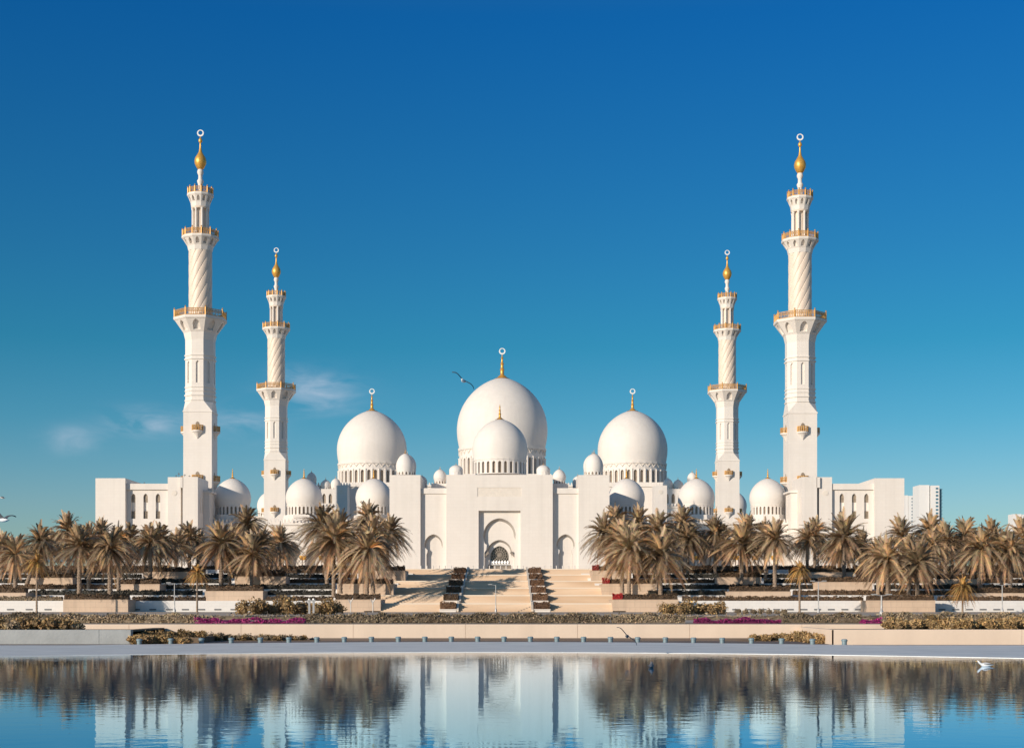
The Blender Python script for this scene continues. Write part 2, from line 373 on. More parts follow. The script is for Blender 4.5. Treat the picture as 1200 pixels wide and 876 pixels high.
# stairs: six flights with landings
g = MB(); n_st = 48; rise = (PZ - GZ) / n_st
d = 196.0
for i in range(n_st):
    z1 = GZ + rise*(i+1)
    g.box(-17.2, 17.2, d, 256.3, z1 - rise - .02, z1)
    d += .36
    if i % 8 == 7: d += 7.1
stair_end = d
st = empty('staircase', (0, 196, GZ), 'broad beige stone staircase in six flights climbing to the white portal', 'stairs')
o = g.build('flights', 'steps', st); o.location = (0, -196, -GZ)
def stz(d_):
    k = max(0.0, min(6.0, (d_-196)/9.98)); i = int(k); fr = min(1, (k-i)*9.98/2.88)
    return GZ + (min(6, i+fr))*8*rise
g = MB(); d = 196.0
for k in range(6):
    zt_ = GZ + 8*rise*(k+1); yy_ = 196 + 9.98*k + 7*.36
    g.box(-17.25, 17.25, yy_-.02, yy_+.5, zt_-rise*.9, zt_+.035)
g = g.build('landing_edges', 'nosing', st); g.location = (0, -196, -GZ)
# white side kerbs of the middle flight
for sx in (-1, 1):
    g = MB()
    for k in range(6):
        d0 = 196 + 9.98*k
        z0 = GZ + 8*rise*k; z1 = z0 + 8*rise
        xa, xb = sx*4.78, sx*5.05
        g.add([(xa,d0-.3,z0+.1),(xb,d0-.3,z0+.1),(xb,d0-.3,z0+.35),(xa,d0-.3,z0+.35),(xa,d0+2.88,z1+.1),(xb,d0+2.88,z1+.1),(xb,d0+2.88,z1+.35),(xa,d0+2.88,z1+.35),
               (xa,d0+9.7,z1+.1),(xb,d0+9.7,z1+.1),(xb,d0+9.7,z1+.35),(xa,d0+9.7,z1+.35)],
              [(0,1,2,3),(3,2,6,7),(0,3,7,4),(1,5,6,2),(7,6,10,11),(4,7,11,8),(5,9,10,6),(8,11,10,9)])
    g2 = g.build('balustrade', 'nosing', st); g2.location = (0, -196, -GZ)
    g2['label'] = 'white marble kerb beside the middle flight'

# ------------------------------------------------------------------ foliage helpers
def leafbox(g, x0, x1, y0, y1, z0, z1, dens=70, size=.13, top=True):
    """hedge: rough core and small leaves standing off its faces"""
    nx = max(2, int((x1-x0)/.5)); ny = 2
    if g.col is None: g.col = []
    base = len(g.v)
    def jit(): return rnd.uniform(-.06, .06)
    H = z1 - z0
    rows = []
    prof = [(y0+.05, z0), (y0+.03, z0+H*.5), (y0+.08, z1-.06), ((y0+y1)/2, z1-.02), (y1-.08, z1-.06), (y1-.03, z0)]
    vs = [(x0 + (x1-x0)*i/nx, y + jit(), z + (jit() if j not in (0, 5) else 0)) for i in range(nx+1) for j, (y, z) in enumerate(prof)]
    fs = [(6*i+j, 6*i+6+j, 6*i+7+j, 6*i+1+j) for i in range(nx) for j in range(5)] + [tuple(range(6)), tuple(6*nx+j for j in range(6))[::-1]]
    g.add(vs, fs); g.col += [(.55, .55, .55)] * len(fs)
    W = min(y1-y0, .8)
    cnt = int((x1-x0)*(H + W)*dens)
    ph = rnd.uniform(0, 9)
    for _ in range(cnt):
        x = rnd.uniform(x0-.04, x1+.04)
        bumpy = .06*math.sin(x*2.1+ph) + .05*math.sin(x*5.3+ph*2)
        if rnd.random() < H/(H+W): y = y0 + rnd.uniform(-.05, .07); z = rnd.uniform(z0, z1+bumpy)
        else: y = rnd.uniform(y0, y0+W); z = z1 + bumpy + rnd.uniform(-.08, .09)
        s_ = size*rnd.uniform(.6, 1.4)
        leaf(g, Vector((x, y, z)), s_)
def leaf(g, p, s_):
    a = Vector((rnd.gauss(0,1), rnd.gauss(0,1), rnd.gauss(0,1))).normalized(); b_ = a.orthogonal().normalized()
    b_ = (Matrix.Rotation(rnd.uniform(0, 6.28), 3, a) @ b_)
    k = rnd.choice((.6, .85, 1.0, 1.35)) * rnd.uniform(.85, 1.15)
    g.add([p - a*s_, p + b_*s_*.45, p + a*s_, p - b_*s_*.45], [(0, 1, 2, 3)])
    g.col.append((k*rnd.uniform(.9, 1.1), k, k*rnd.uniform(.85, 1.05)))
def hedge(px0, px1, d, z0, h, mt, label, group=None, wdt=.9, dens=70, size=.13, name='hedge', cat='hedge'):
    x0, x1 = WX(px0, d), WX(px1, d)
    g = MB(); leafbox(g, x0, x1, d, d+wdt, z0, z0+h, dens, size)
    return tag(g.build(name, mt), label, cat, group)

# ------------------------------------------------------------------ box hedges up the stairs
SB_L = 'boxed brown hedge %s the middle stairs, %s'
ordn = ['lowest of its column', 'second from bottom of its column', 'third from bottom of its column', 'third from top of its column', 'second from top of its column', 'topmost of its column']
for sx in (-1, 1):
    for k in range(6):
        d0 = 196 + 9.98*k; z0 = GZ + 8*rise*k
        h_ = .98; ztop = z0 + 8*rise + .12
        b0 = 5.15; b1 = 7.25
        t = empty('stair_planter', (sx*(b0+b1)/2, d0 - .2, z0), SB_L % ('left of' if sx < 0 else 'right of', ordn[k]), 'planter', 'hedge boxes beside the middle stairs')
        g = MB(); g.box(-1.08, 1.08, .1, 3.2, -.02, 8*rise-.93+.05)
        g.box(-1.12, 1.12, .0, 3.3, 8*rise-.93+.05, 8*rise-.93+.17)
        g.build('box', 'marble', t)
        g = MB(); leafbox(g, -1.0, 1.0, .12, 2.9, 8*rise-.93+.17, 8*rise+.10, 90, .10)
        g.build('hedge', 'boxhedge' if not (sx < 0 and 0 < k < 4) else 'hedge', t)

# ------------------------------------------------------------------ garden planters
PL = [  # px0, px1, ytop, row, label
 (74,150,702,0,'large beige planter wall at the front below the left palms'),
 (-6,30,694,1,'beige planter cut by the left edge of the photo'),
 (240,308,692,1,'beige planter below the left minarets, in the second tier'),
 (140,187,684,2,'beige planter in the third tier under the left wing of the mosque'),
 (33,85,676.5,3,'beige planter in the fourth tier near the left edge'),
 (275,335,675,3,'beige planter in the fourth tier under the rear left minaret'),
 (168,222,669.5,4,'pale planter high in the left garden, below the wing windows'),
 (392,446,702,0,'large beige planter at the foot of the stairs on the left'),
 (395,461,683.5,2,'beige planter halfway up the left side of the stairs'),
 (420,475,668,4,'beige planter beside the top of the stairs on the left'),
 (718,795,702,0,'large beige planter at the foot of the stairs on the right'),
 (706,770,683.5,2,'beige planter halfway up the right side of the stairs'),
 (694,740,668,4,'beige planter beside the top of the stairs on the right'),
 (855,927,692.5,1,'beige planter below the rear right minaret, in the second tier'),
 (1017,1096,703,0,'large beige planter wall at the front below the right palms'),
 (1135,1215,694.5,1,'beige planter cut by the right edge of the photo'),
 (960,1022,681.5,2,'beige planter in the third tier under the right wing'),
 (842,892,676,3,'beige planter in the fourth tier left of the front right minaret'),
 (945,1000,670,4,'pale planter high in the right garden, below the front right minaret'),
 (1098,1146,678,3,'beige planter in the fourth tier below the tall towers'),
]
for (a, b_, yt, row, lab) in PL:
    dd = ROWD[row] - 4.0; x0, x1 = WX(a, dd), WX(b_, dd); zt = WZ(yt, dd)
    zb = ROWZ[row-1] - .05 if row else GZ - .1
    if lab.startswith('large beige planter at the foot') or 'side of the stairs' in lab or 'top of the stairs' in lab: zb = GZ - .1 if row == 0 else zb - 2.2
    t = empty('planter', ((x0+x1)/2, dd, zb), lab, 'planter', 'stone planters on the garden terraces')
    g = MB(); hx = (x1-x0)/2
    yb = 4.6 if 'stairs' not in lab else 7.5
    g.box(-hx, hx, 0, yb, 0, zt-zb-.09); g.box(-hx-.05, hx+.05, -.05, yb, zt-zb-.09, zt-zb)
    g.build('planter_wall', 'stone', t)
    g = MB(); leafbox(g, -hx+.1, hx-.1, .1, 1.5, zt-zb, zt-zb+.62, 75, .12)
    g.build('hedge', 'hedge', t)
    if 'on the right' in lab or 'right side' in lab:
        g = MB(); leafbox(g, -hx, -hx+(1.3 if row == 0 else 1.0), -.06, .5, zt-zb+.02, zt-zb+.72, 170, .09)
        g.build('red_flowers', 'red', t)

# ------------------------------------------------------------------ terrace hedges (staggered segments)
segs = {
 0: [(-40,72,'hedgeolive'),(155,240,'hedge'),(312,390,'hedge'),(800,1012,'hedge'),(1100,1240,'hedge')],
 1: [(34,236,'hedgeshade'),(312,388,'hedgeshade'),(760,852,'hedgeshade'),(930,1130,'hedge')],
 2: [(-40,136,'hedge'),(190,390,'hedgeshade'),(772,955,'hedgeshade'),(1026,1240,'hedgeshade')],
 3: [(-40,30,'hedgeshade'),(90,270,'hedgeshade'),(338,418,'hedge'),(742,838,'hedge'),(896,1094,'hedgeshade'),(1150,1240,'hedge')],
 4: [(-40,165,'hedgeshade'),(226,418,'hedgeshade'),(742,940,'hedgeshade'),(1004,1240,'hedge')],
 5: [(-40,240,'hedge'),(262,440,'hedge'),(728,900,'hedge'),(925,1240,'hedgeshade')],
 6: [(-40,200,'hedge'),(225,458,'hedge'),(708,980,'hedge'),(1000,1240,'hedge')],
}
TW = ['lowest', 'second', 'third', 'fourth', 'fifth', 'sixth', 'top']
for k, lst in segs.items():
    for j, (a, b_, mt) in enumerate(lst):
        side = 'left' if b_ < 586 else 'right'
        same = [s_ for s_ in lst if (s_[1] < 586) == (b_ < 586)]; q = same.index((a, b_, mt))
        pos = '' if len(same) == 1 else [', leftmost run', ', second run from left', ', third run'][q]
        hedge(a, b_, ROWD[k]+.25, ROWZ[k], .62 if k else .5, mt, f'clipped hedge, {TW[k]} terrace of the {side} garden{pos}', 'clipped hedges along the terraces', dens=55, size=.14)
# second white copings in front of shade-dark hedges (pale blue strips in the photo)
for k, lst in segs.items():
    if k in (0, 6): continue
    for (a, b_, mt) in lst:
        if mt != 'hedgeshade': continue
        d_ = ROWD[k] - 3.2; x0, x1 = WX(a+6, d_), WX(b_-6, d_)
        g = MB(); g.box(x0, x1, d_, d_+.5, ROWZ[k-1]-.02, ROWZ[k-1]+.50)
        side = 'left' if b_ < 586 else 'right'
        e_ = 'outer' if abs((a+b_)/2-586) > 330 else 'inner'
        tag(g.build('marble_kerb', 'terrace'), f'low white marble strip before the {TW[k]} terrace, {e_} {side} garden', 'kerb', 'marble strips between the hedges')

# ================================================================== minaret
def gold_rail(r, z, h, n, t, c=(0,0), name='railing'):
    g = MB()
    for i in range(n):
        a = 2*PI*(i+.5)/n; a2 = 2*PI*(i+1.5)/n; rr = r/math.cos(PI/n)
        p = Vector((c[0]+rr*math.cos(a), c[1]+rr*math.sin(a), z)); q = Vector((c[0]+rr*math.cos(a2), c[1]+rr*math.sin(a2), z))
        for hh, w_ in ((.12, .09), (h*.45, .06), (h*.85, .10)):
            g.tube(p+Vector((0,0,hh)), q+Vector((0,0,hh)), w_, n=5)
        L_ = (q-p).length; k = max(2, int(L_/.42))
        for j in range(k):
            m_ = p.lerp(q, (j+.5)/k); g.tube(m_, m_+Vector((0,0,h*.85)), .085, n=5)
        for j in range(k-1):
            m_ = p.lerp(q, (j+1)/k)
            g.lathe([(.02,0),(.13,.15),(.02,.34)], 6, (m_.x, m_.y, z+h*.52 - z*0), cap=False)
        g.tube(p, p+Vector((0,0,h*.98)), .17, n=6); g.lathe([(.0,0),(.2,.14),(.2,.24),(.0,.42)], 6, (p.x, p.y, p.z+h*.98), cap=False)
    return g.build('railing', 'rail', t)

def crescent(r, t, z, name='crescent', y=0):
    g = MB(); n_ = 40; th = r*.22
    vs = []
    for i in range(n_):
        a = 2*PI*i/n_
        ox, oz = r*math.cos(a), r*math.sin(a); ix, iz = r*.66*math.cos(a), r*.66*math.sin(a) + r*.10
        for yy in (-th/2, th/2): vs += [(ox, yy, oz), (ix, yy, iz)]
    fs = []
    for i in range(n_):
        a, b_ = 4*i, 4*((i+1)%n_)
        fs += [(a, b_, b_+1, a+1), (a+2, a+3, b_+3, b_+2), (a, a+2, b_+2, b_), (a+1, b_+1, b_+3, a+3)]
    g.add(vs, fs)
    o = g.build(name, 'white_gloss', t); o.location = (0, y, z); return o

def make_minaret():
    t = empty('minaret', (0, 0, PZ)); o_ = -PZ
    Z = lambda z: z - PZ
    hs = 3.45; ph8 = PI/8*0
    # square base with chamfered shoulders
    g = MB()
    g.box(-hs, hs, -hs, hs, Z(8), Z(48.9))
    g.box(-hs-.12, hs+.12, -hs-.12, hs+.12, Z(48.75), Z(49.1))
    ro = 3.4; rr = ro/math.cos(PI/8)
    sq = [(hs,-hs),(hs,hs),(-hs,hs),(-hs,-hs)]
    oc = [(rr*math.cos(PI/4*i+PI/8), rr*math.sin(PI/4*i+PI/8)) for i in range(8)]
    z0, z1 = Z(49.1), Z(51.6)
    vs = [(x,y,z0) for x,y in sq] + [(x,y,z1) for x,y in oc]
    # corners: 0:(+,-) 1:(+,+) 2:(-,+) 3:(-,-); octagon 0,1=NE..., faces
    fs = [(0,1,4+0,4+7),(4+0,1,4+1),(1,2,4+2,4+1),(4+2,2,4+3),(2,3,4+4,4+3),(4+4,3,4+5),(3,0,4+6,4+5),(4+6,0,4+7)]
    g.add(vs, fs)
    g.build('square_shaft', 'marble', t)
    # octagonal shaft with mouldings and slots
    g = MB()
    def slot(h0, Lh): return [([(-.42, 1.6), (.42, 1.6), (.42, Lh-1.2), (.3, Lh-1.0), (0, Lh-.7), (-.3, Lh-1.0), (-.42, Lh-1.2)], .35)]
    g.ring(8, 3.4, Z(51.6), 3.4, Z(54.3), ph=0)
    g.ring(8, 3.4, Z(54.3), 3.4, Z(62.0), slot)
    g.ring(8, 3.4, Z(62.0), 3.4, Z(67.0))
    for za, zb, ex in ((51.6, 51.9, .18), (52.8, 53.15, .22), (53.9, 54.15, .14), (54.8, 55.1, .14), (61.6, 61.95, .22), (62.5, 62.8, .2)):
        g.ring(8, 3.4+ex, Z(za), 3.4+ex, Z(zb), cap=True)
    g.build('octagonal_shaft', 'marble', t)
    # corbelled balconies
    def niche(scale=1.0, dep=.6):
        def f(h0, Lh):
            hw = h0*.56
            return [(arch(0, Lh*.16, hw, Lh*.52, Lh*.88, 5), dep)]
        return f
    def balcony(n_, r0, z0, r1, z1, zr, hr):
        g = MB(); st_ = 4
        zm = z0 + (z1-z0)*.35; rm = r0 + (r1-r0)*.14
        g.ring(n_, r0, Z(z0), rm, Z(zm)); g.ring(n_, rm, Z(zm), r1-.15, Z(z1), niche())
        g.ring(n_, r1, Z(z1), r1, Z(zr), cap=True); g.ring(n_, r1-.12, Z(z1)-.18, r1-.12, Z(z1), cap=True)
        b_ = g.build('balcony', 'marble', t)
        gold_rail(r1-.22, Z(zr), hr, n_, b_)
    balcony(8, 3.4, 66.4, 6.05, 71.3, 71.85, 1.9)
    balcony(12, 2.8, 88.3, 4.35, 91.3, 91.8, 1.6)
    balcony(12, 2.15, 99.0, 3.1, 101.7, 102.2, 1.5)
    # twisted shaft
    g = MB(); n_, m_ = 120, 90; za, zb = 71.9, 88.4; vs = []
    for j in range(m_+1):
        z = za + (zb-za)*j/m_
        for i in range(n_):
            a = 2*PI*i/n_
            ph_ = (a*10/(2*PI) - (z-za)/(zb-za)*5.2) % 1.0
            r = 2.78 - (.085 if ph_ < .10 else 0) + .05*math.sin(PI*min(1, max(0, (ph_-.17)/.83)))
            vs.append((r*math.cos(a), r*math.sin(a), Z(z)))
    g.add(vs, [(j*n_+i, j*n_+(i+1)%n_, (j+1)*n_+(i+1)%n_, (j+1)*n_+i) for j in range(m_) for i in range(n_)])
    g.build('twisted_shaft', 'cream', t)
    # lantern: a core ringed by columns
    g = MB(); g.lathe([(1.35, Z(91.8)), (1.35, Z(99.2))], 16)
    g.lathe([(2.35, Z(91.8)), (2.35, Z(92.3)), (2.2, Z(92.5))], 16)
    g.lathe([(2.15, Z(98.6)), (2.25, Z(98.9)), (2.15, Z(99.1))], 16)
    ln = g.build('lantern', 'cream', t, smooth=40)
    for i in range(8):
        a = PI/4*i + PI/8; g = MB()
        g.lathe([(.33, Z(92.3)), (.33, Z(92.6)), (.25, Z(92.8)), (.24, Z(98.1)), (.34, Z(98.4)), (.34, Z(98.7))], 8, (1.88*math.cos(a), 1.88*math.sin(a), 0))
        g.build('column', 'marble', ln, smooth=40)
    # spindle + golden finial
    g = MB(); g.lathe([(1.0, Z(102.2)), (1.0, Z(102.6)), (.62, Z(103.0)), (.55, Z(104.6)), (.8, Z(105.3)), (.82, Z(105.5)), (.52, Z(106.0)), (.5, Z(106.9)), (.78, Z(107.5)), (.78, Z(107.8)), (.6, Z(108.3))], 16)
    g.build('spindle', 'marble', t, smooth=50)
    g = MB(); g.lathe([(.5, Z(108.2)), (.95, Z(108.8)), (1.38, Z(109.7)), (1.46, Z(110.4)), (1.25, Z(111.2)), (.8, Z(111.9)), (.42, Z(112.6)), (.24, Z(113.6)), (.17, Z(114.7)), (.2, Z(114.8)), (.46, Z(115.1)), (.48, Z(115.45)), (.3, Z(115.85)), (.1, Z(116.1)), (.08, Z(116.5))], 20)
    fn = g.build('finial', 'gold', t, smooth=60)
    crescent(.82, fn, Z(117.2))
    # small door balconies on each face at two levels
    for zc in (44.3, 32.2):
        for q in range(4):
            a = -PI/2 + q*PI/2; rot = Matrix.Rotation(a + PI/2, 3, 'Z')
            T = lambda p: tuple(rot @ Vector(p))
            g = MB()
            g.lathe([(.05, -2.0), (.45, -1.4), (.75, -.9), (1.2, -.35), (1.35, -.3), (1.35, 0)], 12, (0, -hs-.05, Z(zc)))
            g.v = [T(p) for p in g.v]
            cb = g.build('door_balcony', 'marble', t, smooth=40)
            g = MB()
            for i in range(9):
                u = PI + PI*i/8
                x, y = 1.25*math.cos(u), -hs + 1.25*math.sin(u)
                g.tube((x, y, Z(zc)), (x, y, Z(zc)+1.35), .11 if i % 2 else .15, n=5)
                if i < 8:
                    u2 = PI + PI*(i+1)/8; x2, y2 = 1.25*math.cos(u2), -hs+1.25*math.sin(u2)
                    for hh in (.2, .7, 1.2): g.tube((x, y, Z(zc)+hh), (x2, y2, Z(zc)+hh), .08, n=5)
            g.v = [T(p) for p in g.v]; g.build('railing', 'rail', cb)
            g = MB()
            pts = arch(0, 0, .5, 1.5, 2.2, 5)
            g.add([(x, -hs-.03, Z(zc)+z) for x, z in pts] + [(x, -hs+.2, Z(zc)+z) for x, z in pts], [tuple(range(len(pts)))] + [(i, (i+1)%len(pts), (i+1)%len(pts)+len(pts), i+len(pts)) for i in range(len(pts))])
            g.v = [T(p) for p in g.v]; g.build('doorway', 'recess', cb)
    return t
mn = make_minaret()
mins = [(-73.2, 364, 'tall white minaret standing behind the left wing, nearer and bigger than its neighbour', 1.0),
        (73.2, 364, 'tall white minaret standing behind the right wing, nearer and bigger than its neighbour', .991),
        (-73.2, 484, 'slimmer looking white minaret further back on the left, beside the arcade domes', 1.0),
        (73.2, 484, 'slimmer looking white minaret further back on the right, beside the arcade domes', .993)]
for i, (x, y, lab, sc) in enumerate(mins):
    o = mn if i == 0 else copy_tree(mn)
    o.location = (x, y, PZ - 3*y/F); o.scale = (1, 1, sc)
    tag(o, lab, 'minaret', 'four minarets of the mosque')

# ================================================================== mosque
mq = empty('mosque', (0, 325, PZ), 'huge white marble mosque with many domes and a tall arched portal above the steps', 'mosque')
OFF = (0, -325, -PZ)
def part(g, name, mt, parent=None, smooth=None, label=None):
    o = g.build(name, mt, parent or mq, smooth)
    if parent is None: o.location = OFF
    if label: o['label'] = label
    return o

def dome_prof(r, rb, h, n=22):
    """onion-ish dome: base radius rb at z 0, widest r, apex at h"""
    zw = h*.26; pts = []
    for i in range(7):
        a = i/6; pts.append((rb + (r-rb)*math.sin(a*PI/2), zw*a))
    for i in range(1, n+1):
        a = PI/2*i/n
        c_ = math.cos(a); s_ = math.sin(a)
        pts.append((max(.02, r*c_**1.06), zw + (h-zw)*(s_*.93 + .07*(i/n)**2.5)))
    return pts
def dome(x, y, zd, r, rb, h, zb, bays, finial_h, ring_r=0, win=True, label=None, frieze=False, gold_cap=True):
    """zd = springing of the shell, zb = bottom of drum"""
    nseg = 64 if r > 5 else 40
    if r < 2.4: nseg = 24
    g = MB(); g.lathe(dome_prof(r, rb, h), nseg, (x, y, zd))
    d_ = part(g, 'dome', 'dome', smooth=60, label=label)
    H = zd - zb
    g = MB(); wf = MB()
    def hole(h0, Lh):
        hw = min(h0*.52, .9 if r > 9 else h0*.52)
        top = Lh*(.66 if frieze else .86); z0 = Lh*.05
        return [(arch(0, z0, hw, top-hw*1.25, top, 5), min(.8, r*.09), wf)]
    g.ring(bays, rb*1.0, zb, rb*1.0, zd-.06*H, hole if win else None, (x, y))
    g.ring(bays, rb+.04*rb*.6, zd-.09*H, rb+.03*rb, zd, c=(x, y), cap=True)
    g.ring(bays, rb+.03*rb, zb-.001, rb+.03*rb, zb+.05*H, c=(x, y), cap=True)
    dr = part(g, 'drum', 'marble', d_)
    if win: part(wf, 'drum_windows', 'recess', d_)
    if frieze:
        g = MB()
        for i in range(bays):
            a = 2*PI*i/bays; a2 = 2*PI*(i+1)/bays
            za, zc = zb+.76*H, zb+.9*H
            P = lambda q, z: (x+(rb+.12)*math.cos(q), y+(rb+.12)*math.sin(q), z)
            pr = None
            for k in range(9):
                q = a + (a2-a)*k/8; z = za + (zc-za)*math.sin(PI*k/8)
                if pr: g.tube(pr, P(q, z), .16, n=5)
                pr = P(q, z)
        part(g, 'frieze', 'relief', d_)
        # slim columns between the windows
        g = MB()
        for i in range(bays):
            a = 2*PI*(i+.5)/bays; rr = rb/math.cos(PI/bays) + .1
            g.lathe([(.3, zb), (.22, zb+.3), (.2, zb+.6*H), (.34, zb+.66*H)], 6, (x+rr*math.cos(a), y+rr*math.sin(a), 0))
        part(g, 'columns', 'marble', d_)
    if finial_h:
        f = finial_h; rw = f*.24
        g = MB(); z = zd + h
        zz = -h*.012
        k_ = r*.17; i_ = [q for q in dome_prof(r, rb, h, 60) if q[0] < k_]
        pr = [(q[0]+.04, q[1]-h+.05+r*.008) for q in i_ if q[0] > rw*.75] + [(rw*.6, zz+.10*f), (rw*.34, zz+.14*f), (rw*.32, .3*f), (rw*.42, .34*f), (rw*.26, .38*f), (rw*.24, .54*f), (rw*.34, .58*f), (rw*.2, .62*f), (rw*.15, .78*f), (rw*.24, .82*f), (rw*.1, .87*f), (rw*.05, 1.0*f)]
        g.lathe(pr, 14, (x, y, z))
        fo = part(g, 'finial', 'gold', d_, smooth=60)
        if ring_r:
            c_ = crescent(ring_r, d_, zd+h+f+ring_r*.8, y=y); c_.location.x = x
    return d_
# the three great domes and the prayer hall under them
DD = 533.0
def gz(y, d=533.0): return WZ(y, d)
DS = 540.0
def gs(y): return WZ(y, DS)
dome(0, DD, gz(526), 16.2, 15.3, gz(442)-gz(526), gz(560), 36, gz(414.5)-gz(442), 1.15, frieze=True, label='largest dome, centred behind the portal')
for sx, nm in ((-1, 'left'), (1, 'right')):
    dome(sx*47.2, DS, gs(543.5), 12.6, 12.0, gs(480.5)-gs(543.5), gs(569), 32, gs(461)-gs(480.5), 1.0, frieze=True, label=f'large {nm} dome flanking the largest dome')
g = MB()
g.box(-62, 62, 500, 558, 8, 41.5); g.box(-62.4, 62.4, 499.6, 558.4, 40.9, 41.3)
g.box(-17, 17, 515, 551, 41.5, gz(560)); 
for sx in (-1, 1): g.box(sx*32, sx*60, 524, 556, 41.5, gs(569))
# crenels
def crenels(g, x0, x1, y, z, h=.9, w_=.5, pitch=.95, th=.3, axis='x'):
    n_ = int(abs(x1-x0)/pitch)
    for i in range(n_):
        c_ = min(x0, x1) + (i+.5)*abs(x1-x0)/n_
        if axis == 'x':
            g.add([(c_-w_/2,y,z),(c_+w_/2,y,z),(c_+w_/2,y,z+h*.5),(c_,y,z+h),(c_-w_/2,y,z+h*.5)]+[(c_-w_/2,y+th,z),(c_+w_/2,y+th,z),(c_+w_/2,y+th,z+h*.5),(c_,y+th,z+h),(c_-w_/2,y+th,z+h*.5)],
                  [(0,1,2,3,4),(9,8,7,6,5)]+[(i_,(i_+1)%5,(i_+1)%5+5,i_+5) for i_ in range(5)])
        else:
            g.box(y, y+th, c_-w_/2, c_+w_/2, z, z+h)
crenels(g, -62, 62, 500, 41.5)
part(g, 'prayer_hall', 'marble')
# corner turrets of the prayer hall
for sx in (-1, 1):
    wf = MB(); g = MB()
    x0, x1 = (WX(377, 492), WX(399, 492)) if sx < 0 else (-WX(399, 492), -WX(377, 492))
    zt = WZ(573, 492); z0 = 8
    W_ = x1-x0
    hs_ = [(arch(W_*(i+.5)/3, WZ(590, 492)-z0, W_*.09, WZ(582, 492)-z0, WZ(578.5, 492)-z0, 5), .5, wf) for i in range(3)]
    g.panel((x0, 490, z0), (1,0,0), (0,0,1), [(0,0),(W_,0),(W_,zt-z0),(0,zt-z0)], hs_)
    g.box(x0, x1, 490.6, 498, z0, zt); g.box(x0-.3, x1+.3, 489.6, 498.2, WZ(595, 492), WZ(593, 492)); g.box(x0-.5, x1+.5, 489, 498.2, WZ(604,492), WZ(602.5,492))
    crenels(g, x0-.2, x1+.2, 489.2, WZ(593, 492), .9, .6, 1.0)
    crenels(g, x0-.4, x1+.4, 488.9, WZ(602.5, 492), 1.1, .6, 1.0)
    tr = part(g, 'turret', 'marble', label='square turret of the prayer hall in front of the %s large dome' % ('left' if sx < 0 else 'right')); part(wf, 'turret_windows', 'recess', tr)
    for px, r_, ya in ((381.5, 1.65, 561.5), (393.3, 1.7, 560)):
        xx = WX(px, 493); xx = xx if sx < 0 else -xx
        dome(xx, 493.5, WZ(571, 493), r_, r_*.93, WZ(ya, 493)-WZ(571, 493), WZ(574.5, 493), 10, .9)
    xx = sx*63.2
    dome(xx, 495, WZ(565, 495), 1.7, 1.6, WZ(553, 495)-WZ(565, 495), WZ(570, 495), 10, .8)
    g = MB(); g.box(xx-2.3, xx+2.3, 493, 498, 8, WZ(570, 495)); part(g, 'turret', 'marble')
    dome(sx*78.6, 505, 33, 4.3, 4.0, 6.8, 30, 20, 1.4)
    g = MB(); g.box(sx*72, sx*87, 498, 513, 8, 31); part(g, 'corner_block', 'marble')
    # gate towers standing between the arcade and the hall
    g = MB()
    xa, xb = sx*44.6, sx*41.2
    g.box(xa, xb, 400, 406, 8, WZ(568.5, 400)); g.box(sx*49.6, sx*50.9, 400, 404, 8, WZ(570, 400))
    xm = (xa+xb)/2
    gt = part(g, 'gate_tower', 'marble'); 
    g = MB(); g.lathe([(.6, 0), (.6, .08)], 16); g.v = [(xm+x_, 400-.0-z_, WZ(576, 400)+y_) for x_, y_, z_ in g.v]; part(g, 'medallion', 'relief', gt)

# small round dome over the portal
dp = 342.5
dome(0, dp, WZ(539, dp), 6.32, 6.05, WZ(490.7, dp)-WZ(539, dp), WZ(557, dp), 28, WZ(473, dp)-WZ(490.7, dp)-.1, 0, label='middle dome rising over the portal')
# ---------------- portal block
ZT = WZ(556, 325)
P_ = MB(); sof = MB(); dark = MB(); lat = MB(); rel = MB()
Hh = ZT - 8
def zl(y, d=325): return WZ(y, d) - 8
rec = [(-4.56, 0), (4.56, 0), (4.56, zl(598)), (-4.56, zl(598))]
cal = [(-4.8, zl(581.5)), (4.8, zl(581.5)), (4.8, zl(571)), (-4.8, zl(571))]
P_.panel((0, 325, 8), (1,0,0), (0,0,1), [(-11.6,0),(11.6,0),(11.6,Hh),(-11.6,Hh)], [(rec, 1.15, False), (cal, .10, rel)])
a1 = arch(0, 0, 3.55, zl(627), zl(606.5), 14, jamb=3.1)
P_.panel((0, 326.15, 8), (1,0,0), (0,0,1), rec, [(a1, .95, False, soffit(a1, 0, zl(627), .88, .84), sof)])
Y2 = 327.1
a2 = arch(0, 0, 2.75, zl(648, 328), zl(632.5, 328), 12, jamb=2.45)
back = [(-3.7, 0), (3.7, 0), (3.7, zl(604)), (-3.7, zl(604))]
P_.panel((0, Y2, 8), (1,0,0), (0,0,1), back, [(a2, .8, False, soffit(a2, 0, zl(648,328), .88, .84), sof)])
a3 = arch(0, zl(661, 329), 2.0, zl(652, 329), zl(639.5, 329), 12)
dr_ = [(-2.6, .0), (2.6, .0), (2.6, zl(661.5, 329)), (-2.6, zl(661.5, 329))]
P_.panel((0, Y2+.8, 8), (1,0,0), (0,0,1), [(-3,-.01),(3,-.01),(3,zl(630,329)),(-3,zl(630,329))], [(a3, .4, dark), (dr_, .4, dark)])
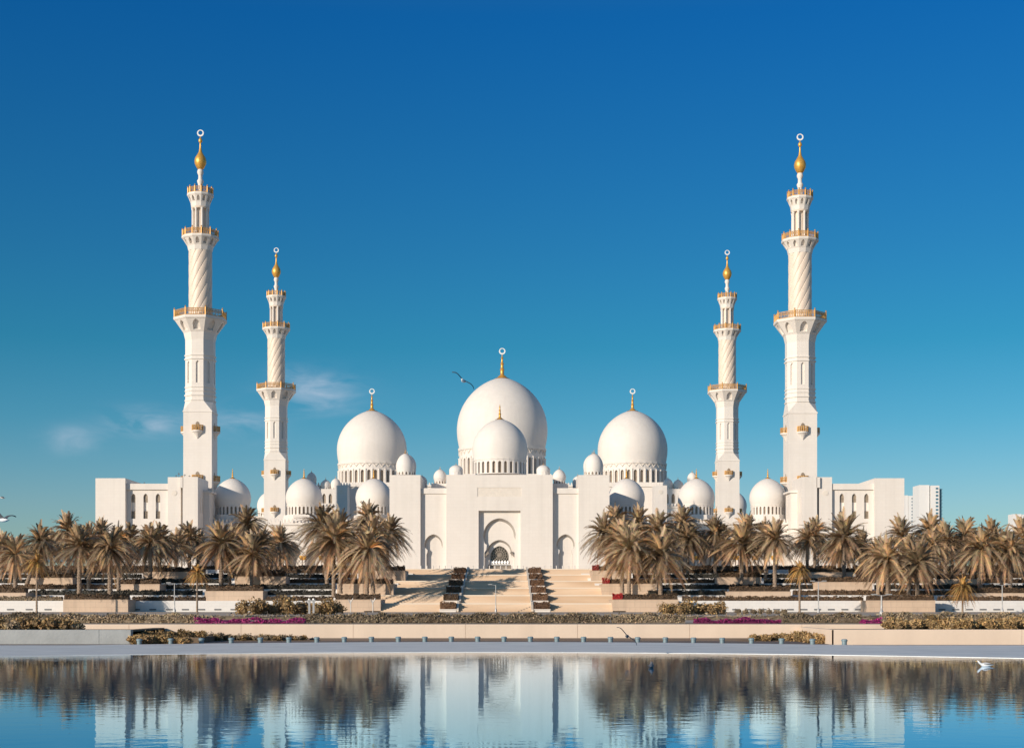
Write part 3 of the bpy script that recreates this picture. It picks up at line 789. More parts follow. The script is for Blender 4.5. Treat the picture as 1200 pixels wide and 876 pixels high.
# block body (sides, top, back)
P_.add([(-11.6,325,8),(-11.6,352,8),(-11.6,352,ZT),(-11.6,325,ZT),(11.6,325,8),(11.6,352,8),(11.6,352,ZT),(11.6,325,ZT)], [(0,1,2,3),(4,7,6,5),(3,7,6,2),(1,5,6,2)])
P_.box(-11.3, 11.3, 329.4, 351.9, 8, ZT-.02)
pt = part(P_, 'portal', 'marble', label='tall central block with the arched entrance')
part(sof, 'shade_soffit', 'soffit', pt)
part(dark, 'window_glass', 'glass', pt)
part(rel, 'carved_band', 'relief', pt)
# lattice in the arched window: rings and radiating bars
zc_ = 8 + zl(650, 329)
import itertools
for rr in (.45, .9, 1.35, 1.8):
    pr = None
    for k in range(25):
        a = 2*PI*k/24; p = (rr*math.cos(a), Y2+1.05, zc_+rr*math.sin(a)*1.05)
        if pr and min(p[2], pr[2]) > 8+zl(660.5, 329): lat.tube(pr, p, .075, n=4)
        pr = p
for k in range(16):
    a = 2*PI*k/16; q = (1.9*math.cos(a), Y2+1.05, zc_+1.95*math.sin(a))
    if q[2] > 8+zl(661, 329): lat.tube((0, Y2+1.05, zc_), q, .07, n=4)
    c2_ = Vector((1.12*math.cos(a+.2), Y2+1.03, zc_+1.12*math.sin(a+.2)))
    if c2_.z > 8.4+zl(661, 329):
        pr = None
        for j in range(9):
            p = c2_ + Vector((.28*math.cos(j*PI/4), 0, .28*math.sin(j*PI/4)))
            if pr is not None: lat.tube(pr, p, .05, n=4)
            pr = p
part(lat, 'lattice', 'lattice', pt)
g = MB(); 
for sx in (-1, 1): g.box(sx*.03, sx*2.55, Y2+.95, Y2+1.1, 8, 8+zl(662, 329))
for i in range(5): g.box(-2.4+i*1.1, -2.4+i*1.1+.5, Y2+.87, Y2+.95, 9.2, 8+zl(664, 329))
part(g, 'door', 'lattice', pt)
g = MB()
g.box(-2.7, 2.7, Y2+.5, Y2+.78, 8+zl(661.8,329), 8+zl(660.8,329))
for i in range(7):
    x_ = -1.9 + i*.63; g.lathe([(.1,0),(.32,.3),(.28,.6),(.05,.9)], 8, (x_, Y2+.7, 8+zl(661,329)))
part(g, 'carved_lintel', 'white_gloss', pt)
for sx in (-1, 1):
    g = MB()
    za = 8+zl(653, 327); zb = 8+zl(646, 327)
    for yy in (Y2-.75,):
        g.add([(sx*3.3, yy, za), (sx*3.5, yy, za+.3), (sx*2.55, yy, zb+.1), (sx*2.3, yy, zb-.35), (sx*3.3, yy+.7, za), (sx*3.5, yy+.7, za+.3), (sx*2.55, yy+.7, zb+.1), (sx*2.3, yy+.7, zb-.35)],
              [(0,1,2,3),(4,7,6,5),(0,4,5,1),(1,5,6,2),(2,6,7,3),(3,7,4,0)])
    g.build('bracket_shade', 'lattice', pt)  # dark corbel standing in for the diagonal shadow at the arch foot
    g = MB(); g.lathe([(.26,0),(.2,.3),(.18,za-8-.4),(.3,za-8)], 10, (sx*3.25, Y2-.3, 8)); g.build('column', 'marble', pt, smooth=40)
for sx in (-1, 1):
    dome(sx*9.8, 335, WZ(553, 335), 1.55, 1.5, WZ(544.5, 335)-WZ(553, 335), ZT-.3, 12, .5, win=False)
# ---------------- pylons and linking walls
for sx in (-1, 1):
    nm = 'left' if sx < 0 else 'right'
    g = MB(); g.box(sx*17.25, sx*24.0, 325.3, 354.5, 8, WZ(555.8, 324.3))
    part(g, 'pylon', 'marble', label=f'tall plain pylon {nm} of the portal')
    dome(sx*21.0, 331.5, WZ(552.5, 331.5), 2.05, 1.9, WZ(531, 331.5)-WZ(552.5, 331.5), WZ(556.6, 331.5), 14, .9)
    dome(sx*21.0, 338.5, WZ(551.5, 338.5), 2.05, 1.9, 3.8, WZ(557.5, 338.5), 14, .7)
    dome(sx*17.9, 343, 29.2, 1.2, 1.1, 2.0, 28, 12, .5)
    zw = WZ(572, 326.3)
    g = MB(); wf = MB(); sf = MB()
    xc = 14.45
    pts = arch(sx*xc, 0, 2.0, WZ(638, 326)-8, WZ(625.5, 326)-8, 10, jamb=1.45)
    xl, xr = (-17.3, -11.5) if sx < 0 else (11.5, 17.3)
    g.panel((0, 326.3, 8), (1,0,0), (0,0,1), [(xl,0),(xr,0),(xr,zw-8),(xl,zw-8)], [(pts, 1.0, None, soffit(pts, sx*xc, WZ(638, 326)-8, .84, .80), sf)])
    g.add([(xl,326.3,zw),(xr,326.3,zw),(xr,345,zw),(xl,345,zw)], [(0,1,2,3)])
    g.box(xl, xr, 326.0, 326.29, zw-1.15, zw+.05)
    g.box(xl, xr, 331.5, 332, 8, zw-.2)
    aw = part(g, 'arched_wall', 'marble', label=f'recessed wall with a keyhole arch {nm} of the portal'); part(sf, 'shade_soffit', 'soffit', aw)
    g = MB(); g.box(sx*13.4-1.9, sx*13.4+1.9, 333.2, 337, zw-.3, WZ(567, 335)); part(g, 'dome_base', 'marble')
    dome(sx*13.4, 335, WZ(563, 335), 1.5, 1.3, WZ(549.5, 335)-WZ(563, 335), WZ(567, 335), 12, .6)
# ---------------- front arcade with its domes
AZ = 21.0
for sx in (-1, 1):
    nm = 'left' if sx < 0 else 'right'
    g = MB(); wf = MB(); x0, x1 = 24.0, 69.8
    nb_ = 10; bw = (x1-x0)/nb_
    hs_ = []
    lo, hi = (x0, x1) if sx > 0 else (-x1, -x0)
    for i in range(nb_):
        c_ = lo + (i+.5)*bw
        hs_.append((arch(c_, .02, bw*.36, 13.4-8, 16.6-8, 8, jamb=bw*.30), .9, False))
    g.panel((0, 355, 8), (1,0,0), (0,0,1), [(lo,0),(hi,0),(hi,AZ-8),(lo,AZ-8)], hs_)
    g.box(lo, hi, 355.9, 367, 17.5, AZ); g.box(lo, hi, 361, 361.4, 8, 17.4); g.box(lo, hi, 366.6, 367, 8, 17.4)
    g.box(lo, hi, 354.6, 355, AZ-.5, AZ+.1); g.box(lo, hi, 354.8, 354.98, 18.2, 18.5)
    crenels(g, lo, hi, 354.8, AZ+.1, .95, .5, .85)
    ar = part(g, 'arcade', 'marble', label=f'low arcade with pointed arches {nm} of the portal')
    for i in range(nb_+1):
        xx = lo + i*bw
        g = MB()
        for dx in (-.35, .35): g.lathe([(.3, 8), (.26, 8.3), (.24, 12.1), (.25, 12.2)], 8, (xx+dx, 354.5, 0))
        cc = part(g, 'arcade_column', 'marble', ar, smooth=40)
    g = MB()
    for i in range(nb_+1):
        for dx in (-.35, .35): g.lathe([(.26, 12.2), (.42, 12.7), (.5, 13.1), (.45, 13.2)], 8, (lo+i*bw+dx, 354.5, 0))
    part(g, 'column_capitals', 'gold', ar)
    for j, xd in enumerate((64.8, 47.5, 30.6)):
        ydm = 361.0
        dome(sx*xd, ydm, WZ(592, ydm), 4.42, 4.1, WZ(560, ydm)-WZ(592, ydm), WZ(604, ydm), 26, 2.3,
             label=f"{['outer','middle','inner'][j]} dome of the {nm} arcade")
        g = MB(); g.ring(8, 4.9, AZ-.1, 4.6, WZ(604, ydm), c=(sx*xd, ydm), cap=True); part(g, 'dome_base', 'marble')
    # side arcade back to the rear minaret
    g = MB(); g.box(sx*67, sx*79, 368, 498, 8, 21); crenels(g, 368, 498, sx*67-.15, 21, .9, .5, .95, axis='y'); part(g, 'side_arcade', 'marble')
# ---------------- wings
for sx in (-1, 1):
    nm = 'left' if sx < 0 else 'right'
    Zw = lambda y: WZ(y, 345)
    g = MB(); wf = MB(); rel = MB()
    g.box(sx*86.7, sx*93.6, 345, 372, 8, Zw(560))
    g.box(sx*77.0, sx*86.7, 348.4, 372, 8, Zw(567.5)-.02)
    lo, hi = (77.0, 86.7) if sx > 0 else (-86.7, -77.0)
    hs_ = []
    wxs = [sx*((abs(px-585.8))/5.064) for px in (157.0, 171.4, 185.8)]
    for xx in wxs:
        xx *= 1.006
        hs_.append((arch(xx, Zw(607)-8, .52, Zw(581.5)-8, Zw(577.5)-8, 6), .55, None))
    g.panel((0, 346.4, 8), (1,0,0), (0,0,1), [(lo,0),(hi,0),(hi,Zw(573)-8),(lo,Zw(573)-8)], hs_)
    g.box(lo, hi, 345.9, 348.39, Zw(573), Zw(566))
    # inner block with slit
    g.box(sx*74.0, sx*77.0, 345.6, 357, 8, Zw(558.5)); g.box(sx*69.9, sx*73.4, 345, 357, 8, Zw(558.5)); g.box(sx*73.39, sx*74.01, 347, 357, 8, Zw(558.5)-.1)
    g.box(sx*73.3, sx*74.1, 345, 347.1, Zw(571), Zw(558.5)-.05)
    g.box(sx*68.4, sx*70.0, 351, 357, 8, Zw(572)); g.box(sx*67.8, sx*70.0, 350.6, 357, Zw(575), Zw(573))
    wg = part(g, 'wing', 'marble', label=f'flat roofed {nm} wing with three slender arched windows')
    for xx in wxs:
        xx *= 1.006
        g = MB()
        pts = arch(xx, Zw(587.5), .50, Zw(581.5), Zw(577.7), 6)
        g.add([(x_, 346.8, z_) for x_, z_ in pts], [tuple(range(len(pts)))])
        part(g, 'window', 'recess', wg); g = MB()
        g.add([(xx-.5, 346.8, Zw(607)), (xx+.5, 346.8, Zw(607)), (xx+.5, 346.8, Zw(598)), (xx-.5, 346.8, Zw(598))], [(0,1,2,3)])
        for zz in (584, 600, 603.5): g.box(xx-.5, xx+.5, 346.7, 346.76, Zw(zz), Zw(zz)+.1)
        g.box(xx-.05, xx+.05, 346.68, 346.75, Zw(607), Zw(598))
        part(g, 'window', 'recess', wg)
    g = MB(); g.lathe([(.62, 0), (.62, .1)], 16); xm = sx*75.5
    g.v = [(xm+x_, 345.6-z_, Zw(577)+y_) for x_, y_, z_ in g.v]; part(g, 'medallion', 'relief', wg)
    for k in range(3):
        g = MB(); g.tube((sx*69.88, 347.5+k*2.6, Zw(600)), (sx*69.88, 347.5+k*2.6, Zw(582)), .12, n=6); part(g, 'pilaster', 'cream', wg)
# roof bits on the left wing
for xx, h_ in ((-76.0, .9), (-75.4, 1.5), (-74.8, .7), (-74.0, 1.1), (-83.5, .7), (-72.9, .8)):
    g = MB(); g.tube((xx, 350, WZ(558.5, 345)-.2 if xx > -78 else WZ(567, 345)), (xx, 350, (WZ(558.5, 345) if xx > -78 else WZ(566, 345)) + h_), .06, n=5)
    g.box(xx-.25, xx+.25, 349.9, 350.1, (WZ(558.5, 345) if xx > -78 else WZ(566, 345)) + h_*.7, (WZ(558.5, 345) if xx > -78 else WZ(566, 345)) + h_*.8)
    part(g, 'roof_aerial', 'gullgrey')

# perimeter walls and pavilions left and right of the mosque
for sx, nm in ((-1, 'left'), (1, 'right')):
    g = MB(); g.box(sx*97, sx*190, 300, 300.6, 8, 10.6); g.box(sx*97, sx*190, 299.85, 300.75, 10.6, 10.85)
    for k in range(24): g.box(sx*(98+k*3.8)-.3, sx*(98+k*3.8)+.3, 299.7, 300.0, 8, 10.9)
    tag(g.build('boundary_wall', 'marble'), f'low white wall behind the trunks of the outermost palms, {nm} side', 'wall')
for px, lab in ((68, 'blue canvas shade tent glimpsed between the palms at the left'), (1107, 'blue canvas shade tent glimpsed between the palms below the tall towers')):
    d_ = 275; t = empty('shade_tent', (WX(px, d_), d_, PZ), lab, 'tent')
    g = MB(); g.add([(-2.4,-2,2.2),(2.4,-2,2.2),(2.4,2,2.2),(-2.4,2,2.2),(0,0,4.0),(-2.4,-2,1.9),(2.4,-2,1.9),(2.4,2,1.9),(-2.4,2,1.9)], [(0,1,4),(1,2,4),(2,3,4),(3,0,4),(0,5,6,1),(1,6,7,2),(2,7,8,3),(3,8,5,0)])
    g.build('canopy', 'tent', t)
    for a, b_ in ((-2.3,-1.9),(2.3,-1.9),(2.3,1.9),(-2.3,1.9)):
        g = MB(); g.tube((a, b_, 0), (a, b_, 2.1), .06); g.build('leg', 'pole', t)

# ================================================================== far towers
def tower(px0, px1, ytop, d_, label, split=.45, floors=14, glass_side=True):
    x0, x1 = WX(px0, d_), WX(px1, d_); zt = WZ(ytop, d_); W_ = x1-x0; t = empty('tower_block', ((x0+x1)/2, d_, GZ), label, 'tower', None)
    h = zt-GZ; g = MB()
    g.box(-W_/2, -W_/2+W_*split, 0, W_, 0, h); g.box(-W_/2+W_*(split+.05), W_/2-W_*.14, -W_*.08, W_*.9, 0, h*.995); g.box(-W_/2+W_*.1, W_/2-W_*.05, W_*.2, W_*.8, 0, h*.985)
    g.build('walls', 'tower', t)
    g = MB(); g.box(W_/2-W_*.14, W_/2, W_*.02, W_*.85, 0, h*.965)
    g.box(-W_/2-.2, -W_/2+W_*split*.8, -.25, W_*.5, 0, h*.62)
    g.build('glazing', 'towerglass', t)
    fh = h/(floors*2.4)
    for k in range(int(floors*2.4)):
        z = (k+.35)*fh; g = MB()
        g.box(W_/2-W_*.30, W_/2-W_*.2, -W_*.10, -W_*.079, z, z+fh*.5)
        g.box(W_/2-W_*.13, W_/2+.4, -W_*.0, W_*.6, z, z+fh*.18)
        g.build('window_band', 'towerglass', t)
tower(1077, 1104, 568, 1500, 'tall white and blue tower block beyond the right end of the mosque')
tower(1061, 1071, 580, 1700, 'narrow grey tower half hidden behind the end of the right wing', .3)
tower(1187, 1204, 602, 1600, 'distant white block at the right edge of the photo', .6)

# ================================================================== palms
def make_crown(seed, nf=64, droop=.55, leafw=.034, gold=False, npair=30):
    r = random.Random(seed); g = MB(); g.col = []
    for k in range(nf):
        u = (k+.5)/nf
        el = R(80 - 128*u**.95 + r.uniform(-8, 8)); a = k*2.39996 + r.uniform(-.35, .35)
        Ln = r.uniform(.84, 1.1)
        dr = droop*r.uniform(.7, 1.25)*(math.cos(el)*.85+.15)*(1 if el > 0 else .55)
        d0 = Vector((math.cos(a)*math.cos(el), math.sin(a)*math.cos(el), math.sin(el)))
        side = Vector((-math.sin(a), math.cos(a), 0))
        kc = r.choice((.5, .8, 1.05, 1.3))*r.uniform(.9, 1.1)
        brown = max(0, (u-.7)/.3)
        col = (kc*(1+.2*brown+r.uniform(-.04,.08)), kc*(1.0-.03*brown), kc*(.98-.15*brown))
        if r.random() < .2: col = (kc*1.4, kc*1.22, kc*1.0)
        def P(t_): return d0*Ln*t_ + Vector((0, 0, -1))*dr*Ln*(t_**2.0)*.80
        tw = r.uniform(-.4, .4); prev = None; bend = r.uniform(-.12, .12)
        for j in range(npair+1):
            t_ = j/npair; p = P(t_) + side*bend*t_*t_
            if prev is not None:
                w_ = .020*(1.1-t_)
                g.add([prev-side*w_, prev+side*w_, p+side*w_*.9, p-side*w_*.9], [(0,1,2,3)]); g.col.append((col[0]*1.3, col[1]*1.25, col[2]*1.1))
                if t_ > .12:
                    tg = (p-prev).normalized(); up = side.cross(tg).normalized()
                    if up.z < 0: up = -up
                    ll = .155*math.sin(PI*min(1, (t_*.80+.16)))**.8 + .02
                    for sg in (-1, 1):
                        v = (side*sg*.80 + up*(.45 + tw*sg) + tg*(.85+.5*t_)).normalized()
                        lw = leafw*.5
                        e_ = p + v*ll*r.uniform(.8, 1.12) + Vector((0,0,-.035))
                        g.add([p-tg*lw, p+tg*lw, e_+tg*lw*.15, e_-tg*lw*.15], [(0,1,2,3)]); g.col.append(tuple(c*r.uniform(.85, 1.15) for c in col))
            prev = p
    # cut frond stubs under the crown
    for k in range(14):
        a = k*2.4; g.tube((0,0,-.10), (.10*math.cos(a), .10*math.sin(a), .0+r.uniform(-.03,.04)), .022, .012, 4); g.col += [(1.1,.95,.8)]*6
    return g
def make_trunk(seed):
    r = random.Random(seed); g = MB(); n_ = 10; m_ = 36; vs = []
    for j in range(m_+1):
        z = j/m_; rad = .30 - .05*z + (.09 if j == 0 else 0) + (.035 if j % 2 else -.02) + (.13*max(0, (z-.9)/.1))
        for i in range(n_): a = 2*PI*i/n_ + j*.3; vs.append((rad*math.cos(a)*r.uniform(.95,1.06), rad*math.sin(a)*r.uniform(.95,1.06), z))
    g.add(vs, [(j*n_+i, j*n_+(i+1)%n_, (j+1)*n_+(i+1)%n_, (j+1)*n_+i) for j in range(m_) for i in range(n_)])
    return g
CR = []; TK = []
for i in range(5):
    o = make_crown(100+i, nf=[118, 130, 108, 124, 114][i], droop=[.75, .9, .65, 1.0, .8][i]).build('crown', 'frond'); CR.append(o.data); bpy.data.objects.remove(o)
o = make_crown(300, nf=80, droop=1.3, leafw=.07, npair=14).build('crown', 'frondgold'); CRG = o.data; bpy.data.objects.remove(o)
for i in range(3):
    o = make_trunk(i).build('trunk', 'trunk'); TK.append(o.data); bpy.data.objects.remove(o)
def palm(cx, cy, by, rpx, label, group='date palms of the terraced gardens', bx=None, dd=None, young=False, zb=None):
    if dd is None: dd = 199 + (698-by)*1.62
    if bx is None: bx = cx
    z0 = WZ(by+5, dd) if zb is None else zb
    z1 = WZ(cy, dd)
    h = z1 - z0
    x0 = WX(bx, dd); x1 = WX(cx, dd)
    t = empty('palm_tree', (x0, dd, z0), label, 'palm tree', group)
    a = rnd.randrange(5)
    tk = bpy.data.objects.new('trunk', TK[rnd.randrange(3)]); C.objects.link(tk); tk.parent = t
    s_ = (.42 if young else 1.0)*rnd.uniform(.9, 1.1); tk.scale = (s_, s_, h)
    lean = Vector(((x1-x0), rnd.uniform(-.2, .2), h))
    tk.rotation_euler = (0, math.atan2(lean.x, h), 0)
    tk.scale = (s_, s_, lean.length)
    cr_ = bpy.data.objects.new('crown', CRG if young else CR[a]); C.objects.link(cr_); cr_.parent = t
    cr_.location = (x1-x0, 0, h); k = rpx*dd/F*(1.4 if young else 1.13)
    cr_.scale = (k*rnd.uniform(.95, 1.05), k, k*rnd.uniform(.92, 1.05)); cr_.rotation_euler = (rnd.uniform(-.12,.12), rnd.uniform(-.12,.12), rnd.uniform(0, 6.28))
    return t
PALMS = [
 (18,650,690,30,'full palm at the far left edge, on the planter cut by the frame'),
 (47,636,684,28,'tall palm behind the orange tufted young palm at the left',30),
 (2,645,676,26,'palm cut by the left edge of the photo'),
 (93,640,697,31,'left palm of the pair on the large front left planter'),
 (104,637,686,28,'palm just behind the pair on the front left planter, between the two'),
 (129,643,697,30,'right palm of the pair on the large front left planter'),
 (139,634,690,26,'palm behind and right of the front left planter'),
 (80,622,672,27,'high crowned palm far back, left of the wing corner'),
 (176,637,680,30,'palm in front of the left wing windows, forward of its twin'),
 (187,634,672,27,'palm behind the one in front of the left wing windows'),
 (152,634,668,25,'back row palm under the outer block of the left wing'),
 (60,640,668,24,'back row palm near the left edge, right of the tall one'),
 (118,628,668,24,'back row palm at the outer corner of the left wing'),
 (206,640,667,25,'back row palm under the slit of the left wing'),
 (222,632,663,27,'leftmost palm of the back cluster below the front left minaret'),
 (232,640,661,23,'right palm of the back cluster below the front left minaret'),
 (259,637,686,31,'front palm below the shaded arcade dome at the left'),
 (269,640,683,27,'palm just behind and right of the one below the shaded dome'),
 (289,615,674,29,'tallest palm between the two left minarets'),
 (295,650,687,30,'low front palm right of the tallest palm between the left minarets'),
 (304,640,683,27,'palm behind the low front palm below the rear left minaret'),
 (329,636,668,26,'back palm right of the rear left minaret, forward of its twin'),
 (322,642,664,22,'back palm right of the rear left minaret, hidden behind its twin'),
 (391,634,695,38,'big shaggy palm at the left of the group beside the left stairs'),
 (376,615,684,31,'high palm at the left of the group beside the left stairs',384),
 (399,622,690,30,'palm in the middle of the group beside the left stairs'),
 (430,646,696,37,'big front palm nearest the left stairs on the planter'),
 (437,630,690,32,'palm behind the big front palm nearest the left stairs'),
 (431,608,676,26,'highest crown over the group beside the left stairs'),
 (457,624,680,27,'rightmost palm of the group beside the left stairs',447),
 (737,644,695,38,'big front palm nearest the right stairs on the planter'),
 (729,632,690,33,'palm behind the big front palm nearest the right stairs'),
 (708,626,682,28,'leftmost palm of the group beside the right stairs',716),
 (722,611,676,25,'high crown at the left of the group beside the right stairs'),
 (748,613,676,24,'high crown in the middle of the group beside the right stairs'),
 (774,650,695,37,'second big front palm beside the right stairs, under the shaded dome'),
 (770,622,686,31,'tall palm behind the second big front palm by the right stairs'),
 (799,615,672,28,'right hand high palm of the group beside the right stairs'),
 (806,632,674,26,'rightmost low palm of the group beside the right stairs'),
 (838,627,672,29,'palm left of the rear right minaret foot, back row'),
 (848,634,668,25,'back row palm in front of the foot of the rear right minaret'),
 (869,637,685,33,'front palm below the rear right minaret'),
 (875,622,676,27,'palm rising behind the front palm below the rear right minaret'),
 (908,632,687,31,'palm below the arcade dome beside the front right minaret'),
 (897,628,676,25,'palm behind the one below the arcade dome at the right'),
 (946,632,668,26,'left palm of the back pair before the front right minaret'),
 (955,626,664,25,'right palm of the back pair before the front right minaret'),
 (989,630,678,34,'large palm in front of the right wing windows'),
 (984,640,672,27,'palm half hidden behind the large one before the right wing windows'),
 (1010,640,668,25,'back row palm under the right wing windows'),
 (1040,656,697,36,'left palm of the pair on the large front right planter'),
 (1029,650,692,28,'palm behind the left palm of the front right planter'),
 (1075,660,698,33,'right palm of the pair on the large front right planter'),
 (1065,650,692,28,'palm behind the right palm of the front right planter'),
 (1057,628,674,27,'high palm before the outer end of the right wing'),
 (1090,624,672,29,'highest palm, right below the tall tower block'),
 (1091,640,684,27,'palm under the highest palm below the tall tower block'),
 (1108,634,678,27,'palm just right of the tall tower block, middle row'),
 (1149,644,690,33,'front palm right of the orange tufted young palm at the right'),
 (1130,628,676,27,'back palm above the orange tufted young palm at the right'),
 (1163,630,676,28,'back palm between the two front palms at the far right'),
 (1184,646,690,32,'front palm near the right edge, over the cut planter'),
 (1174,640,684,26,'palm behind the front one near the right edge'),
 (1199,630,678,29,'palm cut by the right edge of the photo'),
 (1116,645,670,23,'low back row palm right of the shade tent'),
 (1140,638,668,23,'low back row palm behind the front palm at the right'),
]
for p in PALMS:
    palm(p[0], p[1], p[2], p[3], p[4], bx=p[5] if len(p) > 5 else None)
for cx, cy, by, r_, lab in ((43,658,719,13,'young palm with an orange tuft on a thin trunk, left edge'), (231,671,717,11,'young palm with an orange tuft below the front left minaret'),
                           (937,668,718,12,'young palm with an orange tuft below the front right minaret'), (1128,688,718,14,'young palm with an orange tuft at the far right')):
    dd = 188; palm(cx, cy, by, r_, lab, 'young palms along the front path', dd=dd, young=True, zb=GZ)

# ================================================================== shrubs, hedges, flowers in front
def shrub_mesh(seed, r0=1.0, mt='shrub', leaves=420, size=.13):
    r = random.Random(seed); g = MB(); g.col = []
    lobes = [(Vector((r.uniform(-.45,.45), r.uniform(-.45,.45), r.uniform(.35,.8)))*r0, r.uniform(.35,.6)*r0) for _ in range(7)]
    for c_, q in lobes[:5]:
        n0 = len(g.f); g.lathe([(q*.25, -q*.6), (q*.55, -q*.3), (q*.6, 0), (q*.45, q*.4), (q*.1, q*.6)], 8, c_); g.col += [(.5,.5,.5)]*(len(g.f)-n0)
    for _ in range(leaves):
        c_, q = r.choice(lobes)
        v = Vector((r.gauss(0,1), r.gauss(0,1), r.gauss(0,1))).normalized()*q*r.uniform(.7, 1.12) + c_
        if v.z < 0.02: v.z = r.uniform(.02, .3)
        leaf(g, v, size*r0*r.uniform(.6, 1.3))
    for k in range(4): g.tube((0,0,0), (r.uniform(-.3,.3)*r0, r.uniform(-.3,.3)*r0, .5*r0), .03*r0, n=4); g.col += [(.4,.4,.4)]*6
    o = g.build('shrub', mt); me = o.data; bpy.data.objects.remove(o); return me
SH = [shrub_mesh(50+i) for i in range(4)]
SH2 = [shrub_mesh(80+i, mt='hedgeolive', leaves=260, size=.2) for i in range(3)]
SH3 = [shrub_mesh(90+i, mt='shrub', leaves=260, size=.2) for i in range(3)]
def shrub(px, d_, s_, z, label, group, lib, i=[0]):
    i[0] += 1
    o = bpy.data.objects.new('shrub', lib[i[0] % len(lib)]); C.objects.link(o)
    o.location = (WX(px, d_), d_, z); o.scale = (s_*rnd.uniform(.9,1.15), s_, s_*rnd.uniform(.85,1.1)); o.rotation_euler.z = rnd.uniform(0, 6)
    return tag(o, label, 'shrub', group)
for px in (286, 297, 309, 320, 333, 345, 357, 371, 384, 392):
    shrub(px, 151+rnd.uniform(-1.5,1.5), rnd.uniform(1.15, 1.5), GZ, 'round ochre shrub in the row left of the stairs, before the white wall', 'ochre shrubs left of the stairs', SH)
for px in (780, 789, 800, 811, 822, 833, 845):
    shrub(px, 151+rnd.uniform(-1.5,1.5), rnd.uniform(.95, 1.2), GZ, 'round ochre shrub in the row right of the stairs, before the white wall', 'ochre shrubs right of the stairs', SH)
for px in range(865, 920, 9): shrub(px, 158, .45, GZ, 'tiny dry shrub in the line right of the ochre shrubs', 'tiny dry shrubs by the white wall', SH2)
for k in range(34):
    px = 1042 + k*5 + rnd.uniform(-1.5, 1.5)
    shrub(px, rnd.uniform(73.5, 77), rnd.uniform(.38, .55), .62, 'low orange brown shrub above the beige wall at the right end', 'low shrubs above the right end wall', SH3)
for k in range(17):
    shrub(-4 + k*6, rnd.uniform(73.5, 76), rnd.uniform(.42, .6), .60, 'low brown shrub above the grey wall at the left end', 'low shrubs above the left end wall', SH3 if k % 3 else SH2)
for k in range(40):
    px = 157 + k*5.1; s_ = rnd.uniform(.33, .46) * (1 - .45*k/40)
    shrub(px, rnd.uniform(78.3, 79.0), s_, .01, 'low ochre shrub in the channel behind the pool ledge, left part', 'low shrubs in the channel at the left', SH3 if k % 2 else SH2)
for k in range(20):
    px = 880 + k*5.0; s_ = rnd.uniform(.22, .28)*(1+.7*k/20)
    shrub(px, rnd.uniform(77.9, 78.7), s_, .01, 'low ochre shrub in the channel behind the pool ledge, right part', 'low shrubs in the channel at the right', SH3)
for k in range(9):
    d_ = 74.3 + .1*k; shrub(WXi(WX(153.5, 72.2)+.2+.33*k, d_), d_, rnd.uniform(.28,.36), .22, 'low ochre shrub hugging the end of the grey wall', 'low shrubs beside the grey wall end', SH3)
    d_ = 73.2 + .6*k; shrub(WXi(WX(977, 71.2)-.28-rnd.uniform(0,.1), d_), d_, rnd.uniform(.36,.5), -.05, 'low ochre shrub hugging the end of the right beige wall', 'low shrubs beside the right wall end', SH3)
for k in range(13):
    d_ = rnd.uniform(71.0, 71.9); shrub(157+5.2*k, d_, rnd.uniform(.36,.44)*(1 if k < 9 else .8), .0, 'low ochre shrub right of the end of the grey wall, nearest the pool', 'low shrubs right of the grey wall', SH3)
hz = [(-20,60,.5,'hedgeolive','left end'),(62,232,.42,'hedgeolive','below the front left minaret'),(357,442,.42,'hedgeolive','below the ochre shrubs'),
      (444,585,.46,'hedgeolive','below the left stairs'),(587,714,.46,'hedgeolive','below the right stairs'),(718,803,.46,'hedgeolive','below the right planter'),
      (917,1010,.46,'hedgeolive','between the two magenta beds'),(1036,1240,.5,'hedgeolive','right end')]
for a, b_, h_, mt, lab in hz:
    hedge(a, b_, 88.5, GZ, h_, mt, f'loose olive hedge behind the long low wall, {lab}', 'olive hedges behind the long low wall', wdt=1.3, dens=260, size=.075)
for a, b_, lab in ((228,356,'left of the stairs'), (815,915,'right of the stairs'), (1012,1034,'small patch farther right')):
    hedge(a, b_, 87.0, GZ, .18, 'magenta', f'strip of magenta flowers behind the low wall, {lab}', 'magenta flower beds', wdt=1.2, dens=320, size=.06, name='flower_bed', cat='flowers')
g = MB(); leafbox(g, WX(-30, 104), WX(1230, 104), 104, 106, GZ, GZ+.3, 16, .12); tag(g.build('ground_cover', 'hedgeolive'), 'dry ground cover along the road', 'ground cover', kind='stuff')
# small vents in the front terrace wall
v0 = None
for px in list(range(12, 72, 22)) + list(range(160, 275, 19)) + list(range(862, 1012, 16)) + list(range(1104, 1200, 16)):
    if v0 is None:
        g = MB(); g.box(-.45, .45, 0, .07, -.08, .08)
        for k in range(3): g.box(-.4, .4, -.03, 0, -.06+k*.05, -.04+k*.05)
        o = v0 = g.build('wall_vent', 'gullgrey'); tag(o, 'small dark vent low in the white front terrace wall', 'vent', 'vents in the white terrace wall')
    else: o = v0.copy(); C.objects.link(o)
    o.location = (WX(px, 199.95), 199.93, 1.12)

